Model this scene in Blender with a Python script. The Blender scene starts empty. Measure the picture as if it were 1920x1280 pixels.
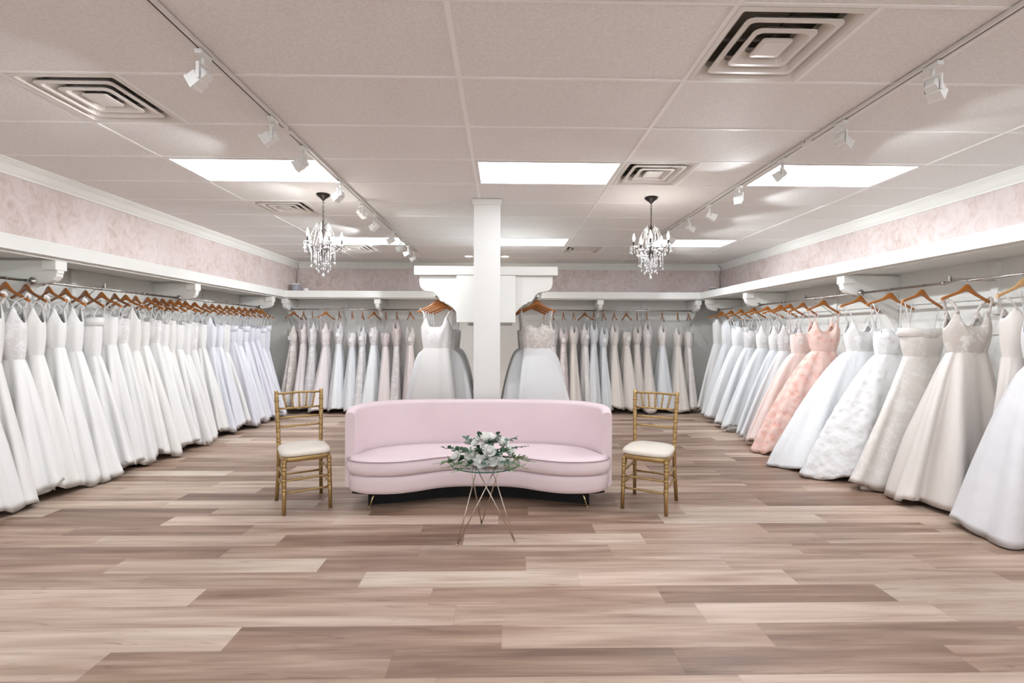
import bpy, math, random
from mathutils import Vector, Matrix
R_ = random.Random(7)
PI = math.pi
sc = bpy.context.scene
COL = sc.collection
CH = 1.40            # eye height of the camera
ZC = 2.786           # ceiling height
XL, XLL, XR, YB, YF = -3.97, -4.52, 4.28, 9.36, -3.2

# ---------------------------------------------------------------- mesh helper
class MB:
    def __init__(s): s.v = []; s.f = []; s.sm = []; s.mi = []; s.cur = 0
    def add(s, vs, fs, smooth=False):
        b = len(s.v); s.v += [tuple(p) for p in vs]
        for f in fs: s.f.append([i + b for i in f]); s.sm.append(smooth); s.mi.append(s.cur)
        return s
    def box(s, x0, x1, y0, y1, z0, z1):
        v = [(x, y, z) for x in (x0, x1) for y in (y0, y1) for z in (z0, z1)]
        return s.add(v, [(0,1,3,2),(4,6,7,5),(0,4,5,1),(2,3,7,6),(0,2,6,4),(1,5,7,3)])
    def rings(s, rs, closed=True, cap0=True, cap1=True, smooth=True):
        n = len(rs[0]); vs = [p for r in rs for p in r]; fs = []
        m = n if closed else n - 1
        for i in range(len(rs) - 1):
            for j in range(m):
                k = (j + 1) % n
                fs.append((i*n + j, i*n + k, (i+1)*n + k, (i+1)*n + j))
        s.add(vs, fs, smooth)
        if closed and cap0: s.add(rs[0], [tuple(reversed(range(n)))], False)
        if closed and cap1: s.add(rs[-1], [tuple(range(n))], False)
        return s
    def lathe(s, prof, seg=20, c=(0,0,0), cap=True):
        rs = [[(c[0] + r*math.cos(2*PI*j/seg), c[1] + r*math.sin(2*PI*j/seg), c[2] + z) for j in range(seg)] for r, z in prof]
        return s.rings(rs, cap0=cap, cap1=cap)
    def tube(s, pts, rad, seg=8, flat=None):
        pts = [Vector(p) for p in pts]; n = len(pts)
        if not hasattr(rad, '__len__'): rad = [rad]*n
        rs = []; up = None
        for i in range(n):
            t = (pts[min(i+1, n-1)] - pts[max(i-1, 0)])
            if t.length < 1e-9: t = Vector((0,0,1))
            t.normalize()
            if up is None: up = Vector((0,0,1)) if abs(t.z) < .9 else Vector((0,1,0))
            a = t.cross(up)
            if a.length < 1e-6: a = t.cross(Vector((1,0,0)))
            a.normalize(); b = a.cross(t).normalized(); up = b
            fa, fb = (1, 1) if flat is None else flat
            rs.append([tuple(pts[i] + a*(rad[i]*fa*math.cos(2*PI*j/seg)) + b*(rad[i]*fb*math.sin(2*PI*j/seg))) for j in range(seg)])
        return s.rings(rs)
    def prism(s, poly, axis, a0, a1, smooth=False):
        # poly: 2D points; axis 'x','y','z' is the extrusion axis
        def P(p, a):
            return {'x': (a, p[0], p[1]), 'y': (p[0], a, p[1]), 'z': (p[0], p[1], a)}[axis]
        n = len(poly); vs = [P(p, a0) for p in poly] + [P(p, a1) for p in poly]
        s.add(vs, [(i, (i+1) % n, n + (i+1) % n, n + i) for i in range(n)], smooth)
        s.add(vs, [tuple(reversed(range(n))), tuple(range(n, 2*n))])
        return s
    def sphere(s, c, r, seg=12, rings=8, sc_=(1,1,1)):
        rs = []
        for i in range(1, rings):
            a = PI*i/rings
            rs.append([(c[0] + sc_[0]*r*math.sin(a)*math.cos(2*PI*j/seg), c[1] + sc_[1]*r*math.sin(a)*math.sin(2*PI*j/seg), c[2] - sc_[2]*r*math.cos(a)) for j in range(seg)])
        return s.rings(rs)
    def build(s, name, mat, parent=None, recalc=True):
        me = bpy.data.meshes.new(name); me.from_pydata(s.v, [], s.f)
        mats = mat if isinstance(mat, (list, tuple)) else [mat]
        for m in mats: me.materials.append(m)
        for p, sm, mi in zip(me.polygons, s.sm, s.mi): p.use_smooth = sm; p.material_index = mi
        if recalc:
            import bmesh
            bm = bmesh.new(); bm.from_mesh(me)
            bmesh.ops.remove_doubles(bm, verts=bm.verts, dist=1e-6)
            bmesh.ops.recalc_face_normals(bm, faces=bm.faces)
            bm.to_mesh(me); bm.free()
        o = bpy.data.objects.new(name, me); COL.objects.link(o)
        if parent: o.parent = parent
        return o

def empty(name, loc=(0,0,0), rz=0, label=None, cat=None, group=None):
    o = bpy.data.objects.new(name, None); COL.objects.link(o)
    o.location = loc; o.rotation_euler = (0, 0, rz); o.empty_display_size = .1
    tag(o, label, cat, group); return o
def tag(o, label=None, cat=None, group=None, kind=None):
    if label: o['label'] = label
    if cat: o['category'] = cat
    if group: o['group'] = group
    if kind: o['kind'] = kind
    return o
def struct(o): o['kind'] = 'structure'; return o
def bevel(o, w, seg=2, ang=.6):
    m = o.modifiers.new('Bevel', 'BEVEL'); m.width = w; m.segments = seg; m.limit_method = 'ANGLE'; m.angle_limit = ang
    return o
def copy_tree(o, parent=None):
    c = o.copy(); COL.objects.link(c)
    if parent: c.parent = parent
    for ch in list(o.children): copy_tree(ch, c)
    return c

# ---------------------------------------------------------------- materials
def lin(c):
    return tuple(((x/255)/12.92 if x/255 <= .04045 else ((x/255 + .055)/1.055)**2.4) for x in c) + (1,)
def newmat(name):
    m = bpy.data.materials.new(name); m.use_nodes = True
    nt = m.node_tree; b = nt.nodes['Principled BSDF']; return m, nt, b
def N(nt, t, **kw):
    n = nt.nodes.new(t)
    for k, v in kw.items():
        if k in n.inputs.keys() if isinstance(k, str) else False: n.inputs[k].default_value = v
        else: setattr(n, k, v)
    return n
def ramp(nt, fac, stops):
    r = nt.nodes.new('ShaderNodeValToRGB'); e = r.color_ramp.elements
    while len(e) < len(stops): e.new(.5)
    for x, (p, c) in zip(e, stops): x.position = p; x.color = c
    nt.links.new(fac, r.inputs[0]); return r.outputs[0]
def math_(nt, op, a, b=None):
    n = nt.nodes.new('ShaderNodeMath'); n.operation = op
    for i, x in enumerate((a, b)):
        if x is None: continue
        if isinstance(x, (int, float)): n.inputs[i].default_value = x
        else: nt.links.new(x, n.inputs[i])
    return n.outputs[0]
def mixc(nt, fac, a, b, mode='MIX'):
    n = nt.nodes.new('ShaderNodeMix'); n.data_type = 'RGBA'; n.blend_type = mode
    for sock, x in ((n.inputs[0], fac), (n.inputs[6], a), (n.inputs[7], b)):
        if isinstance(x, (int, float)): sock.default_value = x
        elif isinstance(x, tuple): sock.default_value = x
        else: nt.links.new(x, sock)
    return n.outputs[2]
def objco(nt, scale=(1,1,1)):
    tc = nt.nodes.new('ShaderNodeTexCoord'); mp = nt.nodes.new('ShaderNodeMapping')
    mp.inputs['Scale'].default_value = scale; nt.links.new(tc.outputs['Object'], mp.inputs[0]); return mp.outputs[0]
def noise(nt, co, scale, detail=3, rough=.5, dist=0):
    n = nt.nodes.new('ShaderNodeTexNoise'); n.inputs['Scale'].default_value = scale
    n.inputs['Detail'].default_value = detail; n.inputs['Roughness'].default_value = rough; n.inputs['Distortion'].default_value = dist
    nt.links.new(co, n.inputs['Vector']); return n
def bump(nt, b, h, strength, dist=.01):
    n = nt.nodes.new('ShaderNodeBump'); n.inputs['Strength'].default_value = strength; n.inputs['Distance'].default_value = dist
    nt.links.new(h, n.inputs['Height']); nt.links.new(n.outputs[0], b.inputs['Normal'])
def plain(name, rgb, rough=.5, metal=0, var=.03, bs=0, bscale=60, coat=0):
    m, nt, b = newmat(name); co = objco(nt)
    n = noise(nt, co, 6, 0)
    c = lin(rgb); d = tuple(min(1, x*(1 - var)) for x in c[:3]) + (1,)
    nt.links.new(mixc(nt, n.outputs[0], d, c), b.inputs['Base Color'])
    b.inputs['Roughness'].default_value = rough; b.inputs['Metallic'].default_value = metal
    if coat: b.inputs['Coat Weight'].default_value = coat
    if bs > .04: bump(nt, b, noise(nt, co, bscale, 1).outputs[0], bs)
    return m
def emis(name, rgb, strength):
    m, nt, b = newmat(name)
    b.inputs['Base Color'].default_value = lin(rgb); b.inputs['Emission Color'].default_value = lin(rgb)
    b.inputs['Emission Strength'].default_value = strength; return m

M = {}
M['white_paint'] = plain('white_paint', (238,236,230), .45, bs=.03)
M['cream_wall'] = plain('cream_wall', (236,234,228), .7, bs=.05)
M['track_white'] = plain('track_white', (228,222,216), .4)
M['lamp_white'] = plain('lamp_white', (236,234,230), .35)
M['slot_dark'] = plain('slot_dark', (58,46,40), .6)
M['chrome'] = plain('chrome', (200,198,194), .18, 1)
M['satin_steel'] = plain('satin_steel', (206,192,178), .25, 1)
M['hook_metal'] = plain('hook_metal', (215,212,208), .22, 1)
M['bronze'] = plain('bronze', (46,38,36), .4, .6)
M['brass'] = plain('brass', (214,196,150), .25, 1)
M['gold_paint'] = plain('gold_paint', (184,154,104), .34, .75, var=.2)
M['vent_white'] = plain('vent_white', (226,218,210), .4)
M['duct_dark'] = plain('duct_dark', (150,143,136), .8)
M['grille_grey'] = plain('grille_grey', (120,116,112), .4)
M['seat_cream'] = plain('seat_cream', (236,226,212), .55, bs=.05)
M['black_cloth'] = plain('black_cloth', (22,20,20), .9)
M['tag_white'] = plain('tag_white', (246,244,242), .5)
M['candle_grey'] = plain('candle_grey', (150,150,158), .35)
M['candle_white'] = plain('candle_white', (238,236,232), .45)
M['cable_grey'] = plain('cable_grey', (150,140,134), .6)
M['bulb'] = emis('bulb', (255,246,232), 14)
M['lamp_face'] = emis('lamp_face', (255,250,244), 5)
M['panel_glow'] = emis('panel_glow', (238,245,255), 6.0)
M['down_glow'] = emis('down_glow', (255,244,226), 6)

def wood_hanger(name, rgb):
    m, nt, b = newmat(name); co = objco(nt, (3, 20, 20)); n = noise(nt, co, 5, 4)
    c = lin(rgb); nt.links.new(ramp(nt, n.outputs[0], [(.3, tuple(x*.7 for x in c[:3]) + (1,)), (.7, c)]), b.inputs['Base Color'])
    b.inputs['Roughness'].default_value = .32; b.inputs['Coat Weight'].default_value = .3; return m
M['hanger_wood'] = wood_hanger('hanger_wood', (186,110,36))
M['hanger_dark'] = wood_hanger('hanger_dark', (156,90,30))
M['hanger_pale'] = wood_hanger('hanger_pale', (226,176,120))

def velvet():
    m, nt, b = newmat('pink_velvet'); co = objco(nt)
    n = noise(nt, co, 3, 3)
    nt.links.new(mixc(nt, n.outputs[0], lin((231,209,212)), lin((239,220,222))), b.inputs['Base Color'])
    b.inputs['Roughness'].default_value = .75; b.inputs['Sheen Weight'].default_value = .6; b.inputs['Sheen Roughness'].default_value = .35
    b.inputs['Sheen Tint'].default_value = lin((255,240,242))
    bump(nt, b, noise(nt, co, 300, 2).outputs[0], .06, .002); return m
M['velvet'] = velvet()
M['velvet_piping'] = plain('velvet_piping', (188,160,164), .7)

def floor_mat():
    m, nt, b = newmat('plank_floor')
    tc = nt.nodes.new('ShaderNodeTexCoord'); sp = nt.nodes.new('ShaderNodeSeparateXYZ'); nt.links.new(tc.outputs['Object'], sp.inputs[0])
    X, Y = sp.outputs[0], sp.outputs[1]
    yr = math_(nt, 'DIVIDE', Y, .178); row = math_(nt, 'FLOOR', yr)
    wn = nt.nodes.new('ShaderNodeTexWhiteNoise'); wn.noise_dimensions = '1D'; nt.links.new(row, wn.inputs['W'])
    xo = math_(nt, 'ADD', math_(nt, 'DIVIDE', X, 1.24), math_(nt, 'MULTIPLY', wn.outputs[0], 9))
    col = math_(nt, 'FLOOR', xo)
    cb = nt.nodes.new('ShaderNodeCombineXYZ'); nt.links.new(col, cb.inputs[0]); nt.links.new(row, cb.inputs[1])
    w2 = nt.nodes.new('ShaderNodeTexWhiteNoise'); w2.noise_dimensions = '2D'; nt.links.new(cb.outputs[0], w2.inputs['Vector'])
    idv = w2.outputs[0]
    def streak(sx, sy, k, sc_, det, dist):
        c = nt.nodes.new('ShaderNodeCombineXYZ')
        nt.links.new(math_(nt, 'MULTIPLY', X, sx), c.inputs[0]); nt.links.new(math_(nt, 'MULTIPLY', Y, sy), c.inputs[1])
        nt.links.new(math_(nt, 'MULTIPLY', idv, k), c.inputs[2]); return noise(nt, c.outputs[0], sc_, det, .55, dist).outputs[0]
    s1 = streak(.5, 6.5, 40, 2.0, 2, .3)
    s2 = streak(1.2, 40, 60, 2.2, 3, .4)
    s3 = streak(1.1, 13, 90, 1.7, 3, 2.2)
    v = math_(nt, 'ADD', math_(nt, 'MULTIPLY', idv, .42), math_(nt, 'MULTIPLY', s1, .75))
    v = math_(nt, 'ADD', v, math_(nt, 'MULTIPLY', s2, .22))
    v = math_(nt, 'SUBTRACT', v, .22)
    base = ramp(nt, v, [(.16, lin((120,97,83))), (.36, lin((155,130,113))), (.52, lin((184,161,144))), (.68, lin((208,190,174))), (.88, lin((226,213,199)))])
    hue = ramp(nt, w2.outputs[1], [(0, lin((255,240,232))), (1, lin((248,246,240)))])
    base = mixc(nt, .7, base, hue, 'MULTIPLY')
    dk = ramp(nt, s3, [(.26, (.62,.55,.52,1)), (.40, (1,1,1,1))])
    base = mixc(nt, .8, base, dk, 'MULTIPLY')
    fy = math_(nt, 'FRACT', yr); fx = math_(nt, 'FRACT', xo)
    e1 = math_(nt, 'LESS_THAN', fy, .012); e2 = math_(nt, 'LESS_THAN', fx, .0016)
    e = math_(nt, 'MAXIMUM', e1, e2)
    nt.links.new(mixc(nt, math_(nt, 'MULTIPLY', e, .35), base, lin((95,70,58))), b.inputs['Base Color'])
    nt.links.new(math_(nt, 'ADD', math_(nt, 'MULTIPLY', s2, .15), .34), b.inputs['Roughness'])
    b.inputs['Specular IOR Level'].default_value = .4
    bump(nt, b, math_(nt, 'SUBTRACT', s2, e), .12, .002); return m
M['floor'] = floor_mat()

def tile_mat():
    m, nt, b = newmat('ceiling_tile'); co = objco(nt)
    n = noise(nt, co, 60, 3, .65); n2 = noise(nt, co, 170, 1)
    nt.links.new(mixc(nt, ramp(nt, n.outputs[0], [(.40, (0,0,0,1)), (.66, (1,1,1,1))]), lin((234,229,225)), lin((243,239,236))), b.inputs['Base Color'])
    b.inputs['Roughness'].default_value = .75
    bump(nt, b, math_(nt, 'ADD', n.outputs[0], n2.outputs[0]), .28, .006); return m
M['tile'] = tile_mat()
M['tbar'] = plain('tbar', (250,247,244), .5)

def paper_mat():
    m, nt, b = newmat('wallpaper'); co = objco(nt, (1, 1, .75))
    big = noise(nt, co, 2.2, 2, .5, .6); mid = noise(nt, co, 6.5, 3, .6, 2.2); fine = noise(nt, co, 17, 3, .6, 1.6)
    f = math_(nt, 'ADD', math_(nt, 'MULTIPLY', mid.outputs[0], .6), math_(nt, 'MULTIPLY', big.outputs[0], .35))
    f = math_(nt, 'ADD', f, math_(nt, 'MULTIPLY', fine.outputs[0], .25))
    nt.links.new(ramp(nt, f, [(.44, lin((196,177,167))), (.52, lin((209,191,184))), (.60, lin((216,200,195))), (.72, lin((222,209,206)))]), b.inputs['Base Color'])
    b.inputs['Roughness'].default_value = .42; b.inputs['Metallic'].default_value = .08
    bump(nt, b, f, .12, .006); return m
M['paper'] = paper_mat()

def fabric(name, rgb, kind='satin', rgb2=None):
    m, nt, b = newmat(name); co = objco(nt)
    c = tuple(x*.97 for x in lin(rgb)[:3]) + (1,); d = tuple(x*.97 for x in lin(rgb2)[:3]) + (1,) if rgb2 else tuple(x*.94 for x in c[:3]) + (1,)
    if kind == 'satin':
        n = noise(nt, co, 3, 1)
        nt.links.new(mixc(nt, n.outputs[0], d, c), b.inputs['Base Color'])
        b.inputs['Roughness'].default_value = .42; b.inputs['Sheen Weight'].default_value = .15
        bump(nt, b, noise(nt, objco(nt, (6, 6, 1.2)), 3.2, 2, .5, .3).outputs[0], .22, .03)
    elif kind == 'lace':
        v = nt.nodes.new('ShaderNodeTexVoronoi'); v.inputs['Scale'].default_value = 42; nt.links.new(co, v.inputs['Vector'])
        n = noise(nt, co, 11, 5, .65, .8)
        f = math_(nt, 'ADD', math_(nt, 'MULTIPLY', n.outputs[0], 1.1), math_(nt, 'MULTIPLY', v.outputs['Distance'], -.25))
        nt.links.new(ramp(nt, f, [(.42, d), (.52, c)]), b.inputs['Base Color'])
        b.inputs['Roughness'].default_value = .6
        bump(nt, b, f, .55, .008)
    elif kind == 'tulle':
        n = noise(nt, objco(nt, (9, 9, 1.1)), 2.5, 4, .6, .6)
        nt.links.new(mixc(nt, n.outputs[0], d, c), b.inputs['Base Color'])
        b.inputs['Roughness'].default_value = .85; b.inputs['Sheen Weight'].default_value = .4
        bump(nt, b, n.outputs[0], .35, .03)
    elif kind == 'sparkle':
        v = nt.nodes.new('ShaderNodeTexVoronoi'); v.inputs['Scale'].default_value = 60; nt.links.new(co, v.inputs['Vector'])
        n = noise(nt, co, 9, 4)
        nt.links.new(mixc(nt, n.outputs[0], d, c), b.inputs['Base Color'])
        nt.links.new(ramp(nt, v.outputs['Distance'], [(.0, (.1,.1,.1,1)), (.25, (.7,.7,.7,1))]), b.inputs['Roughness'])
        bump(nt, b, v.outputs['Distance'], .12, .004)
    elif kind == 'floral':
        v = nt.nodes.new('ShaderNodeTexVoronoi'); v.feature = 'SMOOTH_F1'; v.inputs['Scale'].default_value = 13; nt.links.new(co, v.inputs['Vector'])
        n = noise(nt, co, 24, 4)
        f = math_(nt, 'ADD', v.outputs['Distance'], math_(nt, 'MULTIPLY', n.outputs[0], .4))
        nt.links.new(ramp(nt, f, [(.3, d), (.62, c)]), b.inputs['Base Color'])
        b.inputs['Roughness'].default_value = .75
        bump(nt, b, f, .7, .03)
    return m
F = {
 'white satin': fabric('white_satin', (243,241,238)),
 'ivory satin': fabric('ivory_satin', (242,239,234)),
 'cool white satin': fabric('cool_white_satin', (237,237,242)),
 'lilac white satin': fabric('lilac_white_satin', (234,232,240)),
 'white tulle': fabric('white_tulle', (243,243,243), 'tulle'),
 'cool white tulle': fabric('cool_white_tulle', (235,237,238), 'tulle'),
 'blush tulle': fabric('blush_tulle', (237,227,225), 'tulle'),
 'champagne tulle': fabric('champagne_tulle', (239,230,221), 'tulle'),
 'silver lace': fabric('silver_lace', (236,234,233), 'lace', (218,212,211)),
 'blush lace': fabric('blush_lace', (236,227,225), 'lace', (220,207,205)),
 'white lace': fabric('white_lace', (243,241,239), 'lace', (232,228,225)),
 'taupe lace': fabric('taupe_lace', (238,232,226), 'lace', (218,207,199)),
 'ivory lace': fabric('ivory_lace', (242,237,231), 'lace', (234,226,219)),
 'champagne satin': fabric('champagne_satin', (236,227,220)),
 'white floral tulle': fabric('white_floral_tulle', (245,244,243), 'floral', (236,234,232)),
 'coral tulle': fabric('coral_tulle', (248,212,200), 'floral', (244,186,170)),
 'peach tulle': fabric('peach_tulle', (247,232,225), 'tulle', (247,220,210)),
 'glitter tulle': fabric('glitter_tulle', (238,237,238), 'sparkle', (222,220,222)),
}

# ---------------------------------------------------------------- the room
fl = MB().box(XLL, XR, YF, YB, -.05, 0).build('floor', M['floor']); struct(fl)
struct(MB().box(XLL - .12, XLL, YF, YB, 0, ZC).build('wall_left', M['cream_wall']))
struct(MB().box(XR, XR + .12, YF, YB, 0, 2.12).build('wall_right', M['cream_wall']))
struct(MB().box(XR, XR + .12, YF, YB, 2.12, ZC).build('wall_right_upper', M['paper']))
struct(MB().box(XLL - .12, XR + .12, YB, YB + .12, 0, 2.12).build('wall_back', M['cream_wall']))
struct(MB().box(XLL - .12, XR + .12, YB, YB + .12, 2.12, ZC).build('wall_back_upper', M['paper']))
struct(MB().box(XLL, XL, YF, YB, 2.187, ZC - .001).build('wall_left_upper', M['paper']))
# front wall behind the camera; its two unseen windows are added to let daylight in
fw = MB()
fw.box(XLL - .12, XR + .12, YF - .12, YF, 0, .45); fw.box(XLL - .12, XR + .12, YF - .12, YF, 2.35, ZC)
for a, b_ in ((XLL - .12, -3.6), (-.45, .45), (3.5, XR + .12)): fw.box(a, b_, YF - .12, YF, .45, 2.35)
struct(fw.build('wall_front', M['cream_wall']))
gm, nt_, pb = newmat('window_glass')
tr = nt_.nodes.new('ShaderNodeBsdfTransparent'); gl = nt_.nodes.new('ShaderNodeBsdfGlossy'); mx = nt_.nodes.new('ShaderNodeMixShader')
gl.inputs['Roughness'].default_value = .02; mx.inputs[0].default_value = .06
nt_.links.new(tr.outputs[0], mx.inputs[1]); nt_.links.new(gl.outputs[0], mx.inputs[2]); nt_.links.new(mx.outputs[0], nt_.nodes['Material Output'].inputs[0])
for i, (a, b_) in enumerate(((-3.6, -.45), (.45, 3.5))):
    w = MB()
    w.box(a, b_, YF - .09, YF - .03, .45, .51); w.box(a, b_, YF - .09, YF - .03, 2.29, 2.35)
    for x in (a, (a + b_)/2 - .03, b_ - .06): w.box(x, x + .06, YF - .09, YF - .03, .51, 2.29)
    wo = struct(w.build('window_%d' % (i + 1), M['white_paint']))
    MB().box(a + .06, b_ - .06, YF - .065, YF - .059, .51, 2.29).build('glass', gm, wo)

# ceiling: lay-in tiles, grid bars, cells left open for lights and vents
X0, TX, Y0, TY = -.2395, 1.2192, 2.0136, .6096
lights = [(c, r) for r in (3, 8, -1, -6) for c in (-2, 0, 2)]  # last row: unseen panels added behind the camera to light the room
vents = [(-2, 1), (1, 0), (1, 3), (-2, 5), (-2, 9), (1, 9)]
tiles = MB(); bars = MB()
for c in range(-4, 5):
    for r in range(-9, 14):
        x0, x1 = X0 + c*TX, X0 + (c+1)*TX; y0, y1 = Y0 + r*TY, Y0 + (r+1)*TY
        if (c, r) in vents: x0 += TX/2
        cx0, cx1, cy0, cy1 = max(x0, XL), min(x1, XR), max(y0, YF), min(y1, YB)
        if cx1 - cx0 < .01 or cy1 - cy0 < .01 or (c, r) in lights: continue
        tiles.box(cx0 + .008, cx1 - .008, cy0 + .008, cy1 - .008, ZC, ZC + .02)
ceil = struct(tiles.build('ceiling', M['tile'], recalc=False))
for c in range(-3, 4):
    x = X0 + c*TX
    if XL < x < XR: bars.box(x - .0125, x + .0125, YF, YB, ZC - .0035, ZC + .012)
for r in range(-8, 13):
    y = Y0 + r*TY
    if YF < y < YB: bars.box(XL, XR, y - .010, y + .010, ZC - .003, ZC + .012)
for c, r in vents:
    x = X0 + c*TX + TX/2; bars.box(x - .012, x + .012, Y0 + r*TY, Y0 + (r+1)*TY, ZC - .004, ZC + .012)
bars.build('grid_bars', M['tbar'], ceil, recalc=False)
struct(MB().box(XLL - .1, XR + .1, YF - .1, YB + .1, ZC + .3, ZC + .34).build('roof_slab', M['duct_dark']))

# swept mouldings with mitred corners: path in XY, profile (out, z)
def sweep(path, prof, name, mat, parents=None, out=1):
    obs = []
    n = len(path)
    def nrm(a, b):
        d = Vector((b[0] - a[0], b[1] - a[1])).normalized(); return Vector((d.y, -d.x))*out
    offs = []
    for i in range(n):
        if i == 0: v = nrm(path[0], path[1])
        elif i == n - 1: v = nrm(path[-2], path[-1])
        else:
            a, b = nrm(path[i-1], path[i]), nrm(path[i], path[i+1]); v = (a + b); v = v/(v.dot(a))
        offs.append(v)
    for i in range(n - 1):
        mb = MB(); rs = []
        for k in (i, i+1):
            rs.append([(path[k][0] + offs[k].x*o, path[k][1] + offs[k].y*o, z) for o, z in prof])
        mb.rings(rs, smooth=False)
        obs.append(mb.build(name, mat, parents[i] if parents else None))
    return obs
# crown moulding at the ceiling
cp = [(0, ZC - .115), (.012, ZC - .115), (.016, ZC - .10), (.03, ZC - .085), (.055, ZC - .045), (.075, ZC - .028), (.08, ZC - .02), (.09, ZC - .016), (.09, ZC - .001), (0, ZC - .001)]
for i, o in enumerate(sweep([(XL, YF), (XL, YB), (XR, YB), (XR, YF)], cp, 'trim_1', M['white_paint'])):
    o.name = 'trim_%d' % (i + 1); struct(o)
bp = [(0, 0), (.015, 0), (.015, .11), (.008, .125), (0, .125)]
for nm, o in zip(('left', 'back', 'right'), sweep([(XLL, YF), (XLL, YB), (XR, YB), (XR, YF)], bp, 'b', M['white_paint'])):
    o.name = 'baseboard_' + nm; struct(o)

# wall shelves: board + moulded front
SZ = CH + .79
SXL, SXR, SYB = -3.90, 3.60, 8.75
shelves = []
for nm, poly in (('left', [(XLL, YF), (SXL - .0, YF), (SXL, SYB), (XLL, YB)]), ('back', [(XLL, YB), (SXL, SYB), (SXR, SYB), (XR, YB)]), ('right', [(XR, YF), (XR, YB), (SXR, SYB), (SXR, YF)])):
    e = empty('wall_shelf', (0,0,0), 0, 'long white shelf with moulded front edge running above the %s dress rack' % {'left': 'left-hand', 'back': 'back wall', 'right': 'right-hand'}[nm], 'shelf', 'white shelves above the dress racks')
    MB().prism(poly, 'z', SZ - .12, SZ - .004).build('shelf_board', M['cream_wall'], e); shelves.append(e)
sp_ = [(-.01, SZ - .14), (.012, SZ - .14), (.012, SZ - .085), (.02, SZ - .08), (.022, SZ - .07), (.034, SZ - .058), (.04, SZ - .040), (.056, SZ - .026), (.060, SZ - .018), (.072, SZ - .016), (.072, SZ - .002), (.066, SZ), (-.01, SZ)]
sweep([(SXL - .07, YF), (SXL - .07, SYB + .07), (SXR + .07, SYB + .07), (SXR + .07, YF)], sp_, 'moulding', M['white_paint'], shelves)

# scrolled corbel: local x from wall (0) outwards, z down from 0
def corbel_poly(D, H):
    base = [(0,0),(1,0),(1,-.19),(.985,-.20),(.985,-.24),(.93,-.30),(.85,-.335),(.76,-.345),(.66,-.36),(.58,-.41),(.53,-.48),(.49,-.545),(.43,-.565),(.38,-.565),(.36,-.60),(.27,-.63),(.17,-.70),(.09,-.79),(.03,-.90),(.0,-1)]
    return [(x*D, z*H) for x, z in base]
def corbel_mesh(D, H, T):
    mb = MB()
    mb.prism(corbel_poly(D, H), 'y', -T/2, T/2)
    return mb
def make_corbel(loc, rz, label, D=.56, H=.58, T=.07):
    e = empty('corbel', loc, rz, label, 'bracket', 'white scroll corbels under the shelves')
    bevel(corbel_mesh(D, H, T).build('scroll', M['white_paint'], e), .006)
    bevel(MB().box(D - .12, D + .006, -T/2 - .022, T/2 + .022, -.085, 0).build('cap_block', M['white_paint'], e), .006)
    return e
SU = SZ - .1405
cl_ = [(3.0, 'ordinal'), (4.41, ''), (6.35, ''), (8.45, '')]
for y, lb in ((2.4, None), (4.41, 'white scroll corbel under left-hand shelf, third from the back corner'), (6.35, 'white scroll corbel under left-hand shelf, second from the back corner'), (8.42, 'white scroll corbel under left-hand shelf right beside the back corner')):
    if lb: make_corbel((XLL, y, SU), 0, lb)
for y, lb in ((5.17, 'white scroll corbel under right-hand shelf, third from the back corner'), (7.24, 'white scroll corbel under right-hand shelf, second from the back corner'), (8.62, 'white scroll corbel under right-hand shelf right beside the back corner')):
    make_corbel((XR, y, SU), PI, lb, D=.62)
for x, lb in ((-3.95, 'white scroll corbel on back wall at its left corner'), (-2.28, 'white scroll corbel on back wall, left of the centre column'), (1.79, 'white scroll corbel on back wall behind the right chandelier, mid-shelf'), (3.60, 'white scroll corbel on back wall at its right corner')):
    make_corbel((x, YB, SU), -PI/2, lb, D=.55)

# rods
RXL, RXR, RYB, RZ = -4.17, 3.85, 9.0, CH + .465
def rod(p0, p1, label, joints=2):
    e = empty('hanging_rod', p0, 0, label, 'rod', 'metal hanging rods')
    d = Vector(p1) - Vector(p0); L = d.length; u = d.normalized()
    q = (lambda t: tuple(u*t))
    MB().tube([q(0), q(L)], .0125, 12).build('pole', M['chrome'], e)
    for t in (0, L):
        s = 1 if t == 0 else -1
        MB().tube([q(t), q(t + s*.012), q(t + s*.013), q(t + s*.03)], [.034, .034, .02, .018], 16).build('flange', M['chrome'], e)
    for k in range(joints):
        t = L*(k + 1)/(joints + 1)
        MB().tube([q(t - .015), q(t + .015)], .017, 12).build('collar', M['chrome'], e)
    return e
def rod_support(x, y, rz, label):
    # local x: out from wall; upright standard, arm under the rod
    e = empty('rod_support', (x, y, 0), rz, label, 'bracket', 'rod supports on the wall')
    D = {0: RXL - XLL, PI: XR - RXR}.get(rz, YB - RYB)
    MB().box(0.001, .03, -.03, .03, RZ - .27, SU - .001).build('upright', M['white_paint'], e)
    MB().box(.03, D - .013, -.006, .006, RZ + .015, RZ + .04).box(D - .02, D, -.006, .006, RZ + .014, RZ + .06).build('arm', M['hook_metal'], e)
    MB().tube([(.03, 0, RZ - .2), (D*.75, 0, RZ + .015)], .006, 8).build('brace', M['hook_metal'], e)
    return e
rod((RXL, 2.2, RZ), (RXL, 4.37, RZ), 'metal rod at near end of left-hand rack, cut off by the picture edge', 1)
rod((RXL, 4.45, RZ), (RXL, 6.31, RZ), 'metal rod between the two middle corbels of the left-hand rack')
rod((RXL, 6.39, RZ), (RXL, 8.38, RZ), 'metal rod of the left-hand rack ending at the back corner')
rod((RXR, 2.2, RZ), (RXR, 5.13, RZ), 'long metal rod at the near end of right-hand rack')
rod((RXR, 5.21, RZ), (RXR, 7.20, RZ), 'metal rod over the coral gown, middle of right-hand rack')
rod((RXR, 7.28, RZ), (RXR, 8.58, RZ), 'short metal rod of right-hand rack ending at the back corner', 1)
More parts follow.
